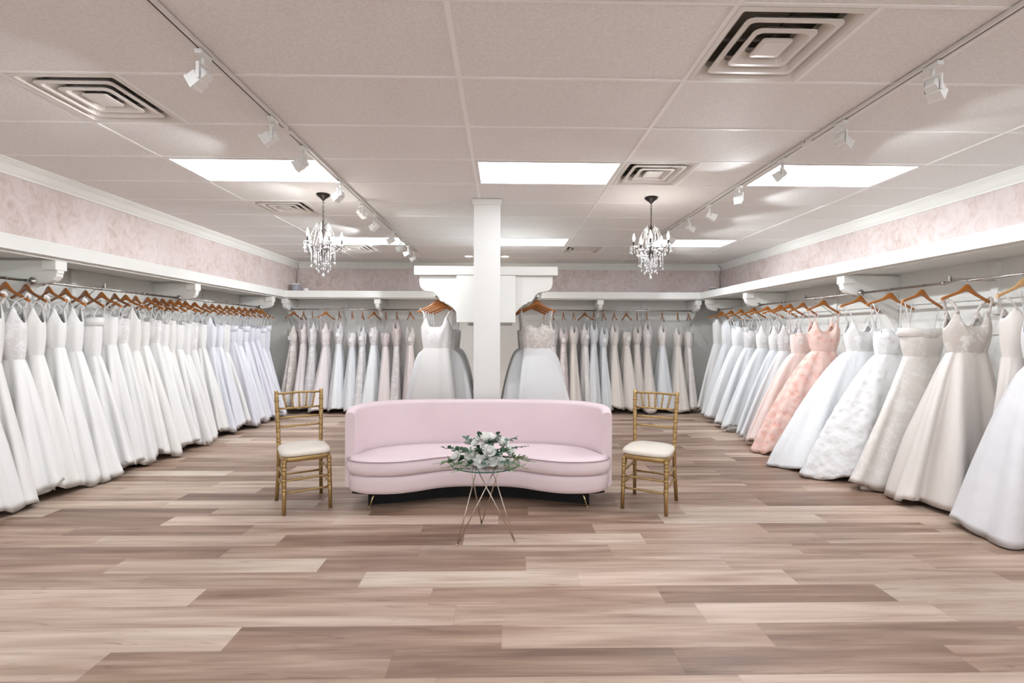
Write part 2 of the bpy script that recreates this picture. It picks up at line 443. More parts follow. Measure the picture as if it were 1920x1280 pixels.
rod((-3.91, RYB, RZ), (-2.32, RYB, RZ), 'metal rod along back wall beside the left corner')
rod((-2.24, RYB, RZ), (1.75, RYB, RZ), 'metal rod along back wall passing behind the column')
rod((1.83, RYB, RZ), (3.56, RYB, RZ), 'metal rod along back wall beside the right corner')
rod_support(XLL, 5.15, 0, 'white upright with rod arm behind near hangers of left-hand rack')
rod_support(XLL, 7.4, 0, 'white upright with rod arm behind far hangers of left-hand rack')
rod_support(XR, 4.1, PI, 'white upright with rod arm behind the two nearest wooden hangers at right')
rod_support(XR, 6.1, PI, 'white upright with rod arm behind the coral gown')
rod_support(-3.0, YB, -PI/2, 'white upright with rod arm on back wall left of column')
rod_support(2.73, YB, -PI/2, 'white upright with rod arm on back wall right of column')
struct(MB().box(XR - .018, XR - .0005, YF, YB - .001, CH + .33, CH + .385).box(XR - .018, XR - .0005, YF, YB - .001, CH + .02, CH + .06).build('trim_4', M['cream_wall']))
# candles and small jars standing on the shelf corners
def jar(x, y, r, h, mat, label, lid=True):
    e = empty('jar', (x, y, SZ - .003), 0, label, 'jar', 'candles and jars on the shelf corners')
    MB().lathe([(r*.9, 0), (r, .006), (r, h), (r*.96, h + .004)], 24).build('body', mat, e)
    if lid: MB().lathe([(r*1.06, h + .0045), (r*1.08, h + .012), (r*1.02, h + .022), (r*.3, h + .026)], 24).build('lid', M['candle_white'], e)
    return e
jar(-3.83, 8.99, .075, .125, M['candle_grey'], 'grey candle jar with white lid on shelf at left back corner')
jar(-3.70, 9.0, .028, .085, M['candle_grey'], 'slim grey tube beside the grey candle jar on the shelf', False)
jar(-3.63, 8.98, .045, .055, M['candle_white'], 'low white jar beside the slim grey tube on the shelf', False)
jar(3.93, 8.98, .06, .10, M['candle_grey'], 'grey candle jar with white lid on shelf at right back corner')
tag(MB().tube([(XL + .095, YB - .16, ZC - .03), (XL + .10, YB - .13, ZC - .12), (XL + .03, YB - .03, ZC - .2), (XL + .02, YB - .02, SZ - .01)], .006, 8).build('cable', M['cable_grey']), 'thin grey cable running down the left back corner onto the shelf', 'cable')
tag(MB().tube([(XR - .13, YB - .14, ZC - .03), (XR - .07, YB - .12, ZC - .11), (XR - .06, YB - .03, ZC - .2), (XR - .05, YB - .02, SZ - .01)], .008, 8).build('cable', M['cable_grey']), 'thin grey cable hanging down the right back corner onto the shelf', 'cable')

# ---------------------------------------------------------------- ceiling fixtures
def troffer(c, r, label):
    x0, y0 = X0 + c*TX, Y0 + r*TY
    e = empty('ceiling_light', (x0 + TX/2, y0 + TY/2, ZC), 0, label, 'ceiling light', 'flat fluorescent ceiling panels')
    hx, hy = TX/2 - .013, TY/2 - .012
    f = MB(); w = .026
    f.box(-hx, hx, -hy, -hy + w, -.006, .05); f.box(-hx, hx, hy - w, hy, -.006, .05)
    f.box(-hx, -hx + w, -hy + w, hy - w, -.006, .05); f.box(hx - w, hx, -hy + w, hy - w, -.006, .05)
    f.box(-hx, hx, -hy, hy, .05, .06)
    f.build('frame', M['track_white'], e)
    MB().box(-hx + w, hx - w, -hy + w, hy - w, .002, .01).build('diffuser', M['panel_glow'], e)
names_l = {3: 'front row of lit panels', 8: 'far row of lit panels', -1: 'row nearest the camera', -6: 'added unseen row behind the camera'}
side_l = {-2: 'leftmost', 0: 'middle', 2: 'rightmost'}
for c, r in lights: troffer(c, r, 'bright rectangular ceiling panel light, %s of the %s' % (side_l[c], names_l[r]))
def vent(c, r, label):
    x0, y0 = X0 + c*TX, Y0 + r*TY
    e = empty('ceiling_vent', (x0 + TX/4, y0 + TY/2, ZC), 0, label, 'vent', 'square ceiling air vents')
    h = TY/2 - .013
    def sq(s, z, rr=.03, k=3):
        pts = []
        for qx, qy, a0 in ((1,1,0), (-1,1,PI/2), (-1,-1,PI), (1,-1,3*PI/2)):
            for i in range(k + 1):
                a = a0 + (PI/2)*i/k
                pts.append((qx*(s - rr) + rr*math.cos(a), qy*(s - rr) + rr*math.sin(a), z))
        return pts
    fr = MB()
    fr.rings([sq(h, .01, .002), sq(h, -.006, .002), sq(h - .026, -.006, .01), sq(h - .062, .034, .03), sq(h - .066, .06, .03)], cap0=False, cap1=False, smooth=False)
    fr.build('frame', M['vent_white'], e)
    MB().rings([sq(h - .066, .06, .03), sq(h - .066, .20, .03)], cap0=False, smooth=False).build('duct', M['duct_dark'], e)
    for s in (.220, .148):
        MB().rings([sq(s - .062, .052), sq(s - .010, .006), sq(s, .000), sq(s, -.006), sq(s - .022, -.008), sq(s - .058, .030)], cap0=False, cap1=False, smooth=False).build('louvre', M['vent_white'], e)
    MB().rings([sq(.072, .004, .015), sq(.072, -.004, .015), sq(.05, -.007, .01)], smooth=False).build('centre_plate', M['vent_white'], e)
    MB().box(-.01, .01, -h + .06, h - .06, .035, .05).box(-h + .06, h - .06, -.01, .01, .035, .05).build('cross_bar', M['grille_grey'], e)
for (c, r), lb in zip(vents, ['square white ceiling vent at upper left beside the near track', 'largest square white ceiling vent, at upper right', 'square ceiling vent touching the middle bright panel', 'square ceiling vent beyond the left bright panel, beside left chandelier', 'small distant ceiling vent behind the left chandelier', 'small distant ceiling vent right of the column']):
    vent(c, r, lb)
for x, lb in ((-.60, 'small round recessed downlight just left of the column'), (.035, 'small round recessed downlight just right of the column')):
    e = empty('downlight', (x, 8.52, ZC), 0, lb, 'downlight', 'recessed downlights by the column')
    MB().rings([[(r_*math.cos(2*PI*j/28), r_*math.sin(2*PI*j/28), z) for j in range(28)] for r_, z in ((.095, -.001), (.09, -.006), (.07, -.006), (.068, -.001))], cap0=False, cap1=False).build('trim_ring', M['lamp_white'], e)
    L = bpy.data.lights.new('down_lamp', 'SPOT'); L.energy = 45; L.spot_size = 2.4; L.spot_blend = .8; L.shadow_soft_size = .06; L.color = (1, .95, .9)
    lo = bpy.data.objects.new('down_lamp', L); COL.objects.link(lo); lo.parent = e; lo.location = (0, 0, -.02)
    MB().lathe([(.0675, -.004), (.06, -.0015), (.01, -.001)], 24).build('lens', M['down_glow'], e)

def track(x, segs, label):
    e = empty('lighting_track', (x, segs[0][0], ZC), 0, label, 'track', 'ceiling lighting tracks')
    y00 = segs[0][0]
    for a, b in segs:
        m = MB(); a -= y00; b -= y00
        m.box(-.021, -.0045, a, b, -.022, -.0045); m.box(.0045, .021, a, b, -.022, -.0045); m.box(-.0045, .0045, a, b, -.010, -.0045)
        m.build('rail', M['track_white'], e)
        MB().box(-.0044, .0044, a + .02, b - .02, -.0215, -.0105).build('slot', M['slot_dark'], e)
    for (a, b), (c, d) in zip(segs, segs[1:]):
        MB().box(-.02, .02, b - y00 - .04, c - y00 + .04, -.025, -.0225).build('connector', M['track_white'], e)
    return e
TXL, TXR = -1.455, 2.15
track(TXL, [(.3, 3.27), (3.29, 5.5), (5.52, 8.1)], 'white ceiling lighting track on the left side')
track(TXR, [(.3, 3.38), (3.40, 5.8), (5.82, 8.1)], 'white ceiling lighting track on the right side')
def track_proto():
    e = empty('track_light', (0,0,0))
    bevel(MB().box(-.017, .017, -.045, .045, -.048, -.0255).build('adapter', M['lamp_white'], e), .004)
    MB().tube([(0,0,-.048), (0,0,-.085)], .009, 10).build('stem', M['lamp_white'], e)
    y = MB(); y.box(-.034, .034, -.008, .008, -.006, .002)
    y.box(-.038, -.033, -.008, .008, -.075, .002); y.box(.033, .038, -.008, .008, -.075, .002)
    yo = y.build('yoke', M['lamp_white'], e); yo.location = (0, 0, -.085)
    hs = MB()
    def sq(s, z): return [(s*sx, s*sy, z) for sx, sy in ((-1,-1),(1,-1),(1,1),(-1,1))]
    hs.rings([sq(.016, .03), sq(.026, .022), sq(.026, -.012), sq(.031, -.016), sq(.031, -.055), sq(.034, -.060), sq(.034, -.072), sq(.028, -.070), sq(.022, -.045)], cap1=False, smooth=False)
    o = hs.build('housing', M['lamp_white'], e); o.location = (0, 0, -.135)
    MB().lathe([(.006, -.03), (.02, -.05), (.026, -.066), (.02, -.069), (.004, -.070)], 16).build('bulb', M['lamp_face'], o)
    return e
tp = track_proto()
spots_l = [2.385, 3.093, 3.561, 4.36, 4.965, 5.565, 6.40, 6.95, 7.45, 7.95]
spots_r = [2.393, 3.048, 3.70, 4.383, 5.007, 5.57, 6.213, 6.9, 7.5]
ordn = ['first', 'second', 'third', 'fourth', 'fifth', 'sixth', 'seventh', 'eighth', 'ninth', 'tenth', 'eleventh', 'twelfth', 'thirteenth', 'fourteenth', 'fifteenth', 'sixteenth', 'seventeenth', 'eighteenth', 'nineteenth', 'twentieth', 'twenty-first', 'twenty-second', 'twenty-third', 'twenty-fourth', 'twenty-fifth', 'twenty-sixth', 'twenty-seventh', 'twenty-eighth', 'twenty-ninth', 'thirtieth']
for side, ys, x in ((-1, spots_l, TXL), (1, spots_r, TXR)):
    for i, y in enumerate(ys):
        t = copy_tree(tp) if (side, i) != (-1, 0) else tp
        t.location = (x, y, ZC)
        t['label'] = 'white square spotlight, %s from the camera on the %s ceiling track' % (ordn[i], 'left' if side < 0 else 'right'); t['category'] = 'spotlight'; t['group'] = 'track spotlights'
        yaw = R_.uniform(-.5, .5); aim = -side
        if (side, i) in ((-1, 4), (1, 3)): aim = -aim; yaw = .95*aim*side; pitch = .84
        if (side, i) == (1, 2): aim = -aim
        pitch = R_.uniform(.98, 1.18)
        o = [c for c in t.children if c.name.startswith('housing')][0]; yo = [c for c in t.children if c.name.startswith('yoke')][0]
        za = yaw if aim > 0 else PI + yaw
        o.rotation_euler = (0, pitch, za); yo.rotation_euler = (0, 0, za + PI/2)
        isle = (side, i) in ((-1, 4), (1, 3))
        if isle: pitch = .74
        L = bpy.data.lights.new('spot_lamp', 'SPOT'); L.energy = 48 if isle else (11 if y < 4.8 else 17); L.spot_size = 1.3 if isle else 1.75; L.spot_blend = .6 if isle else .22; L.shadow_soft_size = .022; L.color = (.90, .95, 1)
        lo = bpy.data.objects.new('spot_lamp', L); COL.objects.link(lo); lo.parent = o; lo.location = (0, 0, -.078)

# ---------------------------------------------------------------- column and island rack
struct(MB().box(-.297, -.028, 4.93, 5.20, 0, ZC - .004).build('column', M['white_paint']))
struct(MB().box(-.312, -.013, 4.915, 5.215, ZC - .062, ZC - .0045).build('column_trim', M['white_paint']))
IX, IY0, IY1 = -.195, 5.62, 7.4
isl = empty('island_rack', (IX, IY0, 0), 0, 'white double-sided rack with wide top and scroll sides behind the centre column', 'rack')
m = MB(); m.box(-.835, .835, 0, IY1 - IY0, SZ - .095, SZ + .01); bevel(m.build('top_board', M['white_paint'], isl), .01)
m = MB(); m.box(-.04, .04, .30, IY1 - IY0 - .30, 0, SZ - .0955); m.build('centre_partition', M['white_paint'], isl)
for yy in (.012, IY1 - IY0 - .05): bevel(MB().box(-.345, .345, yy, yy + .038, CH + .145, SZ - .0955).build('end_panel', M['white_paint'], isl), .006)
for yy in (.06, IY1 - IY0 - .11): MB().box(-.31, .31, yy, yy + .05, CH + .16, SZ - .0955).build('cross_board', M['white_paint'], isl)
for sx in (1, -1):
    for yy in (.085, IY1 - IY0 - .085):
        m = MB(); D, H = .47, .54
        m.prism([(sx*(.31 + x), SZ - .0965 + z) for x, z in corbel_poly(D, H)], 'y', yy - .035, yy + .035)
        bevel(m.build('scroll_bracket', M['white_paint'], isl), .008)
    x = sx*.615
    MB().tube([(x, .121, RZ), (x, IY1 - IY0 - .121, RZ)], .0125, 12).build('hanging_rod', M['chrome'], isl)

# ---------------------------------------------------------------- sofa
SX, SY = -.19, 0
def cat_(pts, n=8):
    out = []
    P = [pts[0]] + list(pts) + [pts[-1]]
    for i in range(1, len(P) - 2):
        for k in range(n):
            t = k/n; o = []
            for a in range(len(pts[0])):
                p0, p1, p2, p3 = P[i-1][a], P[i][a], P[i+1][a], P[i+2][a]
                o.append(.5*((2*p1) + (-p0 + p2)*t + (2*p0 - 5*p1 + 4*p2 - p3)*t*t + (-p0 + 3*p1 - 3*p2 + p3)*t**3))
            out.append(tuple(o))
    out.append(tuple(pts[-1])); return out
def mirror(half): return [(-x, y) for x, y in reversed(half[1:])] + list(half)
outer = mirror([(0,4.56),(.35,4.555),(.65,4.53),(.86,4.46),(1.01,4.34),(1.085,4.18),(1.098,4.05),(1.09,3.94)])
inner = mirror([(0,4.43),(.34,4.425),(.60,4.40),(.78,4.34),(.90,4.25),(.975,4.13),(1.0,4.03),(1.012,3.94)])
front = mirror([(0,3.985),(.18,3.978),(.33,3.94),(.48,3.86),(.63,3.80),(.77,3.785),(.91,3.80),(1.02,3.855),(1.074,3.945)])
sofa = empty('curved_sofa', (SX, 4.15, 0), 0, 'pale pink velvet curved sofa with kidney-shaped seat on thin brass legs', 'sofa')
def loc(p): return (p[0], p[1] - 4.15)
O, I = cat_(outer, 6), cat_(inner, 6)
mb = MB(); rs = []
ncol = len(O)
for k in range(ncol):
    o, i = Vector(loc(O[k])), Vector(loc(I[k])); d = o - i; L = max(d.length, 1e-4); u = d/L
    yy = O[k][1]; e = min(1, max(0, (yy - 3.94)/.10)); zt = .80 - .035*(1 - math.sin(e*PI/2))
    r = min(.03, L*.45)
    sec = []
    for (q, z) in ((L - .012, .16), (L, .19), (L, .45), (L, zt - r)): sec.append((q, z))
    for a in range(1, 5):
        an = a*PI/2/4; sec.append((L - r + r*math.cos(an), zt - r + r*math.sin(an)))
    for a in range(0, 5):
        an = PI/2 + a*PI/2/4; sec.append((r + r*math.cos(an), zt - r + r*math.sin(an)))
    sec += [(0, .45), (0, .19), (.012, .16)]
    rs.append([(i.x + u.x*q, i.y + u.y*q, z) for q, z in sec])
mb.rings(rs); mb.build('backrest', M['velvet'], sofa)
# seat cushion and base share the kidney outline
FR = cat_(front, 6)
backedge = [p for p in reversed(cat_([(x*.985, y - .012) for x, y in inner], 6)) if p[1] > 3.96]
def outline(off=0):
    poly = [loc(p) for p in FR] + [loc(p) for p in backedge]
    if off == 0: return poly
    n = len(poly); out = []
    for k in range(n):
        a, b = Vector(poly[k-1]), Vector(poly[(k+1) % n]); t = (b - a).normalized(); nn = Vector((t.y, -t.x))
        out.append(tuple(Vector(poly[k]) + nn*off))
    return out
def resample(pts, n):
    P = [Vector(p) for p in pts]; L = [0]
    for a, b_ in zip(P, P[1:]): L.append(L[-1] + (b_ - a).length)
    out = []; i = 0
    for k in range(n):
        t = L[-1]*k/(n - 1)
        while i < len(P) - 2 and L[i+1] < t: i += 1
        out.append(P[i].lerp(P[i+1], (t - L[i])/max(L[i+1] - L[i], 1e-9)))
    return out
NK = 61
FP = resample([loc(p) for p in FR], NK); BP = resample([loc(p) for p in reversed(backedge)], NK)
def pad(prof_front, ztop, zbot, crown, name, mat):
    rs = []
    for k in range(NK):
        f, b_ = FP[k], BP[k]
        t_ = (FP[min(k+1, NK-1)] - FP[max(k-1, 0)]).normalized(); nn = Vector((t_.y, -t_.x))
        row = []
        for o, z in prof_front:
            q = f + nn*o; row.append((q.x, q.y, z))
        for i in range(1, 9):
            t = i/8; q = f.lerp(b_, t*.985 + .015); row.append((q.x, q.y, ztop + crown*math.sin(PI*t)*.6 + crown*t*.3))
        row.append((b_.x, b_.y, zbot)); row.append(tuple(f.lerp(b_, .3)) + (zbot,))
        rs.append(row)
    return MB().rings(rs).build(name, mat, sofa)
pad([(-.045, .135), (-.015, .15), (-.008, .175), (-.006, .24), (-.012, .272), (-.03, .282)], .282, .13, 0, 'base', M['velvet'])
cush = pad([(-.03, .284), (-.008, .289), (.008, .31), (.012, .34), (.006, .372), (-.002, .395), (-.02, .4045)], .410, .284, .012, 'seat_cushion', M['velvet'])
pp = [(p.x, p.y - .002, .3985) for p in FP]
MB().tube(pp, .0045, 6).build('piping', M['velvet_piping'], cush)
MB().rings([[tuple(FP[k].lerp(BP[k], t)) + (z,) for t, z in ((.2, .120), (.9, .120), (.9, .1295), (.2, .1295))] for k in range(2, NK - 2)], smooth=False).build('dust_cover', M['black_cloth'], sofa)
MB().rings([[tuple(FP[k].lerp(BP[k], t)) + (z,) for t, z in ((.42, .001), (.86, .001), (.86, .119), (.42, .119))] for k in range(6, NK - 6)], smooth=False).build('shadow_block', M['black_cloth'], sofa)  # black block put in for the deep shadow beneath the sofa
for x, y, dx, dy in ((-.845, 3.93, -.035, -.035), (.845, 3.93, .035, -.035), (-.72, 4.34, -.06, .05), (.72, 4.34, .06, .05)):
    y -= 4.15
    lg = MB().tube([(x, y, .132), (x + dx*.93, y + dy*.93, .012)], [.009, .006], 10).build('leg', M['brass'], sofa)
    MB().lathe([(.005, 0), (.011, .003), (.011, .009), (.006, .014)], 12, (x + dx, y + dy, 0.0)).build('foot', M['brass'], lg)

# ---------------------------------------------------------------- glass side table
TC = (-.118, 3.325)
tb = empty('side_table', (TC[0], TC[1], 0), 0, 'round glass-topped side table on crossed metal hairpin legs before the sofa', 'table')
gm2, nt_, pb = newmat('table_glass')
pb.inputs['Base Color'].default_value = (.86, .95, .92, 1); pb.inputs['Transmission Weight'].default_value = 1; pb.inputs['Roughness'].default_value = .02; pb.inputs['IOR'].default_value = 1.45
TT = .520
MB().lathe([(.235, TT - .008), (.24, TT - .006), (.24, TT - .002), (.236, TT)], 64).build('glass_top', gm2, tb)
me_ = MB(); me_.rings([[(.2402*math.cos(2*PI*j/64) , .2402*math.sin(2*PI*j/64), z) for j in range(64)] for z in (TT - .0062, TT - .0018)], cap0=False, cap1=False)
me_.build('glass_edge', plain('green_glass_edge', (60, 118, 100), .15), tb)
ring = [(.105*math.cos(2*PI*j/32), .105*math.sin(2*PI*j/32), TT - .0135) for j in range(33)]
MB().tube(ring, .0045, 8).build('top_ring', M['satin_steel'], tb)
feet = [(-.180, -.135), (.205, -.09), (-.035, .23)]
for fx, fy in feet:
    a = math.atan2(fy, fx); mb = MB()
    for s in (1, -1):
        b_ = a + s*1.72
        mb.tube([(fx, fy, .006), (.105*math.cos(b_), .105*math.sin(b_), TT - .014)], .0042, 8)
    mb.sphere((fx, fy, .0075), .0075, 10, 6)
    mb.build('hairpin_leg', M['satin_steel'], tb)

# ---------------------------------------------------------------- bouquet
def leafmat(n, a, b_):
    m, nt, b = newmat(n); nz = noise(nt, objco(nt), 14, 3)
    nt.links.new(ramp(nt, nz.outputs[0], [(.3, lin(a)), (.7, lin(b_))]), b.inputs['Base Color']); b.inputs['Roughness'].default_value = .55; return m
LM = [leafmat('sage_leaf', (70,102,86), (122,150,132)), leafmat('deep_leaf', (38,68,48), (74,108,76)), leafmat('fresh_leaf', (78,126,74), (118,158,98)), leafmat('olive_leaf', (96,104,78), (150,150,120))]
pet = plain('rose_petal', (252,250,243), .6, var=.06); petin = plain('rose_heart', (238,230,206), .6)
bq = empty('flower_arrangement', (TC[0], TC[1], TT + .001), 0, 'low arrangement of white roses and eucalyptus lying on the glass table', 'flowers')
def rose_mesh(r, seed, layers=5):
    rr = random.Random(seed); mb = MB()
    for l in range(layers):
        f = l/(layers - 1); n = 3 + l; rad = r*(.22 + .78*f); open_ = .15 + .75*f
        for k in range(n):
            a0 = 2*PI*k/n + l*.7 + rr.uniform(-.15, .15); wdt = 2*PI/n*.72; rs = []
            hgt = r*(1.25 - .45*f)*rr.uniform(.93, 1.07)
            for i in range(6):
                t = i/5; row = []
                for j in range(7):
                    s = (j/6 - .5)*2; aa = a0 + s*wdt*math.sin(.35 + t*2.2)*.75
                    rp = rad*(.25 + .85*math.sin(min(1, t*1.05)*PI/2)) * (1 + .18*open_*t**3)
                    z = hgt*(t - .12*s*s*t) - r*.25 - open_*r*.25*max(0, t - .75)*2
                    row.append((rp*math.cos(aa), rp*math.sin(aa), z))
                rs.append(row)
            mb.rings(rs, closed=False)
    mb.sphere((0, 0, r*.2), r*.45, 10, 7)
    return mb
rose0 = rose_mesh(.036, 3).build('rose', pet, bq, recalc=False)
rose0.modifiers.new('s', 'SOLIDIFY').thickness = .0008
def place(o, loc_, rot, s): o.location = loc_; o.rotation_euler = rot; o.scale = (s, s, s)
roses = [(-.085, -.085, .075, 1.15, 1.05, -.5), (.045, -.10, .055, 1.3, 1.1, .3), (.03, -.12, .105, 1.05, .7, .2), (.0, -.02, .165, 1.45, .2, 0), (.11, .0, .135, 1.25, .6, 1.2), (.165, -.02, .075, 1.3, .9, 1.3), (-.06, -.03, .14, .85, .8, -.9), (-.03, -.12, .04, 1.0, 1.35, -.2), (.10, -.12, .036, .7, 1.3, .5), (-.19, -.09, .06, .85, 1.0, -.7), (.05, .08, .13, 1.2, .5, 2.4), (-.10, .07, .12, 1.1, .6, 3.7), (.0, -.06, .12, .75, .9, .1)]
for k, (x, y, z, s, tilt, az) in enumerate(roses):
    o = rose0 if k == 0 else rose0.copy()
    if k: COL.objects.link(o); o.parent = bq
    place(o, (x, y, z), (tilt, 0, az), s*1.02)
def leaf(mb, base, dir_, L, W, droop=.2, rnd=True):
    d = Vector(dir_).normalized(); side = d.cross(Vector((0,0,1)));
    if side.length < .05: side = Vector((1,0,0))
    side.normalize(); up = side.cross(d); base = Vector(base); rs = []
    for i in range(7):
        t = i/6; w = W*(math.sin(PI*min(1, t*.93 + .05))**(.6 if rnd else 1.0)) + .0006
        c = base + d*(L*t) - Vector((0,0,1))*(droop*L*t*t)
        rs.append([tuple(c - side*w + up*w*.25), tuple(c), tuple(c + side*w + up*w*.25)])
    mb.rings(rs, closed=False)
rl = random.Random(11)
def sprig(base, dirv, L, n, lw, mat, rnd=True, ll=None):
    mb = MB(); d = Vector(dirv).normalized(); pts = []
    for i in range(8):
        t = i/7; p = Vector(base) + d*(L*t) - Vector((0,0,1))*(.22*L*t*t); p.z = max(p.z, .006); pts.append(p)
    mb.tube([tuple(p) for p in pts], [.0018]*8, 5)
    for k in range(n):
        t = (k + 1)/n; p = pts[min(7, int(t*7))]
        a = rl.uniform(0, 2*PI) if k < n - 1 else 0
        s = d.cross(Vector((0,0,1))).normalized(); u = s.cross(d)
        dd = d*rl.uniform(.3, .8) + (s*math.cos(a) + u*math.sin(a))*(1 if k < n - 1 else .1)
        dd.z = max(dd.z, -.1 if p.z > .02 else .05)
        leaf(mb, p, dd, (ll or lw*2.1)*rl.uniform(.8, 1.15), lw*rl.uniform(.8, 1.1), .15, rnd)
    o = mb.build('leaf_sprig', mat, bq, recalc=False); o.modifiers.new('s', 'SOLIDIFY').thickness = .0006
S_ = [((-.08,-.03,.06),(-1,-.25,.55),.22,12,.016,1),((-.1,-.05,.05),(-1,-.35,.1),.16,9,.018,2),((-.05,0,.1),(-.8,.1,.8),.13,8,.016,0),((0,0,.12),(-.5,-.2,1),.10,8,.017,0),((-.02,.02,.14),(-.2,-.5,1),.08,7,.018,1),
 ((.06,0,.14),(.35,-.3,1),.08,8,.016,1),((.1,-.02,.12),(.9,-.1,.75),.14,8,.014,0),((.12,-.03,.08),(1,-.1,.5),.18,7,.011,1),((.12,-.05,.05),(1,-.3,.15),.16,9,.018,3),((.08,-.08,.04),(.8,-.8,.2),.12,7,.017,0),((.0,-.08,.04),(.1,-1,.15),.10,6,.018,0),((-.05,-.08,.04),(-.4,-1,.15),.12,7,.017,1),
 ((.02,-.04,.09),(.2,-1,.7),.06,6,.022,0),((.06,-.05,.08),(.5,-1,.4),.08,7,.026,0),((-.1,0,.05),(-.9,.5,.3),.14,9,.018,1),((-.02,-.07,.10),(-.3,-1,.5),.07,7,.02,1),((.03,-.05,.12),(.1,-.8,.9),.07,7,.018,1),((-.07,-.06,.09),(-.8,-.8,.5),.09,8,.02,1),((.1,-.06,.09),(.7,-.9,.4),.08,8,.018,1),((-.12,-.06,.04),(-1,-.5,.25),.10,8,.02,1),((.1,.04,.06),(.8,.6,.3),.14,9,.018,1),((0,.06,.08),(0,1,.4),.14,9,.018,2)]
for b_, d, L, n, lw, mi in S_: sprig(b_, d, L, n, lw, LM[mi])
for b_, d, L in (((-.1,-.09,.02),(-.5,-1,-.02),.16),((-.13,-.08,.03),(-1,-.6,.0),.14),((.11,-.09,.02),(.6,-1,0),.15),((.14,-.08,.03),(1,-.7,.05),.15),((.13,-.06,.05),(1,-.25,.12),.17),((-.16,-.07,.04),(-1,-.2,.05),.14)):
    sprig(b_, d, L, 12, .004, LM[2], False, .05)
mb = MB(); mb.lathe([(.05, 0), (.09, .012), (.10, .05), (.07, .09), (.02, .11)], 20); mb.build('foliage_bed', LM[1], bq)

# ---------------------------------------------------------------- gilded chairs
def node_tube(pts, r, nodes):
    # round member with ring nodes at given fractions
    P = [Vector(p) for p in pts]; seg = [0]
    for a, b_ in zip(P, P[1:]): seg.append(seg[-1] + (b_ - a).length)
    L = seg[-1]
    def at(t):
        s = t*L
        for i in range(len(P) - 1):
            if s <= seg[i+1] + 1e-9: return P[i].lerp(P[i+1], (s - seg[i])/max(seg[i+1] - seg[i], 1e-9))
        return P[-1]
    ts = {0: r*.92, 1: r*.92}
    for s_ in seg[1:-1]: ts[s_/L] = r
    w = .006/L
    for n_ in nodes:
        for q, k in ((-2.2, 1), (-1.5, .9), (-1, 1.15), (0, 1.27), (1, 1.15), (1.5, .9), (2.2, 1)): ts[min(1, max(0, n_ + q*w))] = r*k
    tl = sorted(ts); return MB().tube([tuple(at(t)) for t in tl], [ts[t] for t in tl], 12)
def chair(loc_, rz, label):
    e = empty('ballroom_chair', loc_, rz, label, 'chair', 'gold bamboo-style chairs beside the sofa'); g = M['gold_paint']
    for sx in (1, -1):
        node_tube([(sx*.172, -.19, 0), (sx*.166, -.172, .425)], .0165, [.45, .62, .82, .95]).build('leg', g, e)
        node_tube([(sx*.178, .215, 0), (sx*.168, .175, .25), (sx*.165, .165, .45), (sx*.172, .185, .70), (sx*.180, .215, .925)], .0165, [.30, .55, .64, .73, .82, .91]).build('leg', g, e)
        for z0, z1 in ((.20, .20), (.30, .30)):
            node_tube([(sx*.170, -.182, z0), (sx*.170, .178, z1)], .009, [.3, .7]).build('stretcher', g, e)
        node_tube([(sx*.169, -.178, .27), (sx*.170, -.06, .41)], .008, [.5]).build('stretcher', g, e)
    for z in (.17, .265): node_tube([(-.169, -.182, z), (.169, -.182, z)], .009, [.3, .7]).build('stretcher', g, e)
    node_tube([(-.17, .18, .22), (.17, .18, .22)], .009, [.5]).build('stretcher', g, e)
    def pl(s, z, ex=0):
        out = []
        for k in range(40):
            a = 2*PI*k/40; c, q = math.cos(a), math.sin(a)
            x = math.copysign(abs(c)**.45, c)*(.196 - .028*(q + 1)/2)*s; y = math.copysign(abs(q)**.5, q)*.198*s - .006
            out.append((x, y, z))
        return out
    MB().rings([pl(.96, .405), pl(1.0, .410), pl(1.0, .440), pl(.97, .446)]).build('seat_frame', g, e)
    MB().rings([pl(.98, .4465), pl(1.03, .453), pl(1.04, .468), pl(1.0, .482), pl(.85, .492), pl(.5, .497), pl(.1, .498)]).build('cushion', M['seat_cream'], e)
    zs = {'top_rail': .905, 'back_rail': .775}
    def bx(z): return .185 + (z - .70)/.225*.03 if z > .7 else .165 + (z - .45)/.25*.02
    node_tube([(-.178, bx(.90), .900), (0, bx(.90) + .006, .905), (.178, bx(.90), .900)], .0095, [.2, .4, .6, .8]).build('top_rail', g, e)
    for z in (.775, .70, .625): node_tube([(-.172, bx(z), z), (.172, bx(z), z)], .009, [.33, .66]).build('back_rail', g, e)
    for k in range(5):
        x = (k - 2)*.055; node_tube([(x*1.15, bx(.9) + .002, .898), (x*.92, bx(.775), .78)], .0075, [.35, .65]).build('spindle', g, e)
    return e
def chair_at(fl_, fr_, rl_, rr_, label):
    fm = (Vector(fl_) + Vector(fr_))/2; rm = (Vector(rl_) + Vector(rr_))/2; d = rm - fm
    rz = math.atan2(d.y, d.x) - PI/2; c = (fm + rm)/2
    return chair((c.x, c.y, 0), rz, label)
chair_at((-1.69, 3.75), (-1.39, 3.92), (-1.906, 4.063), (-1.572, 4.264), 'gold bamboo-style chair with cream cushion left of the pink sofa')
chair_at((.981, 3.884), (1.269, 3.708), (1.146, 4.225), (1.478, 4.017), 'gold bamboo-style chair with cream cushion right of the pink sofa')

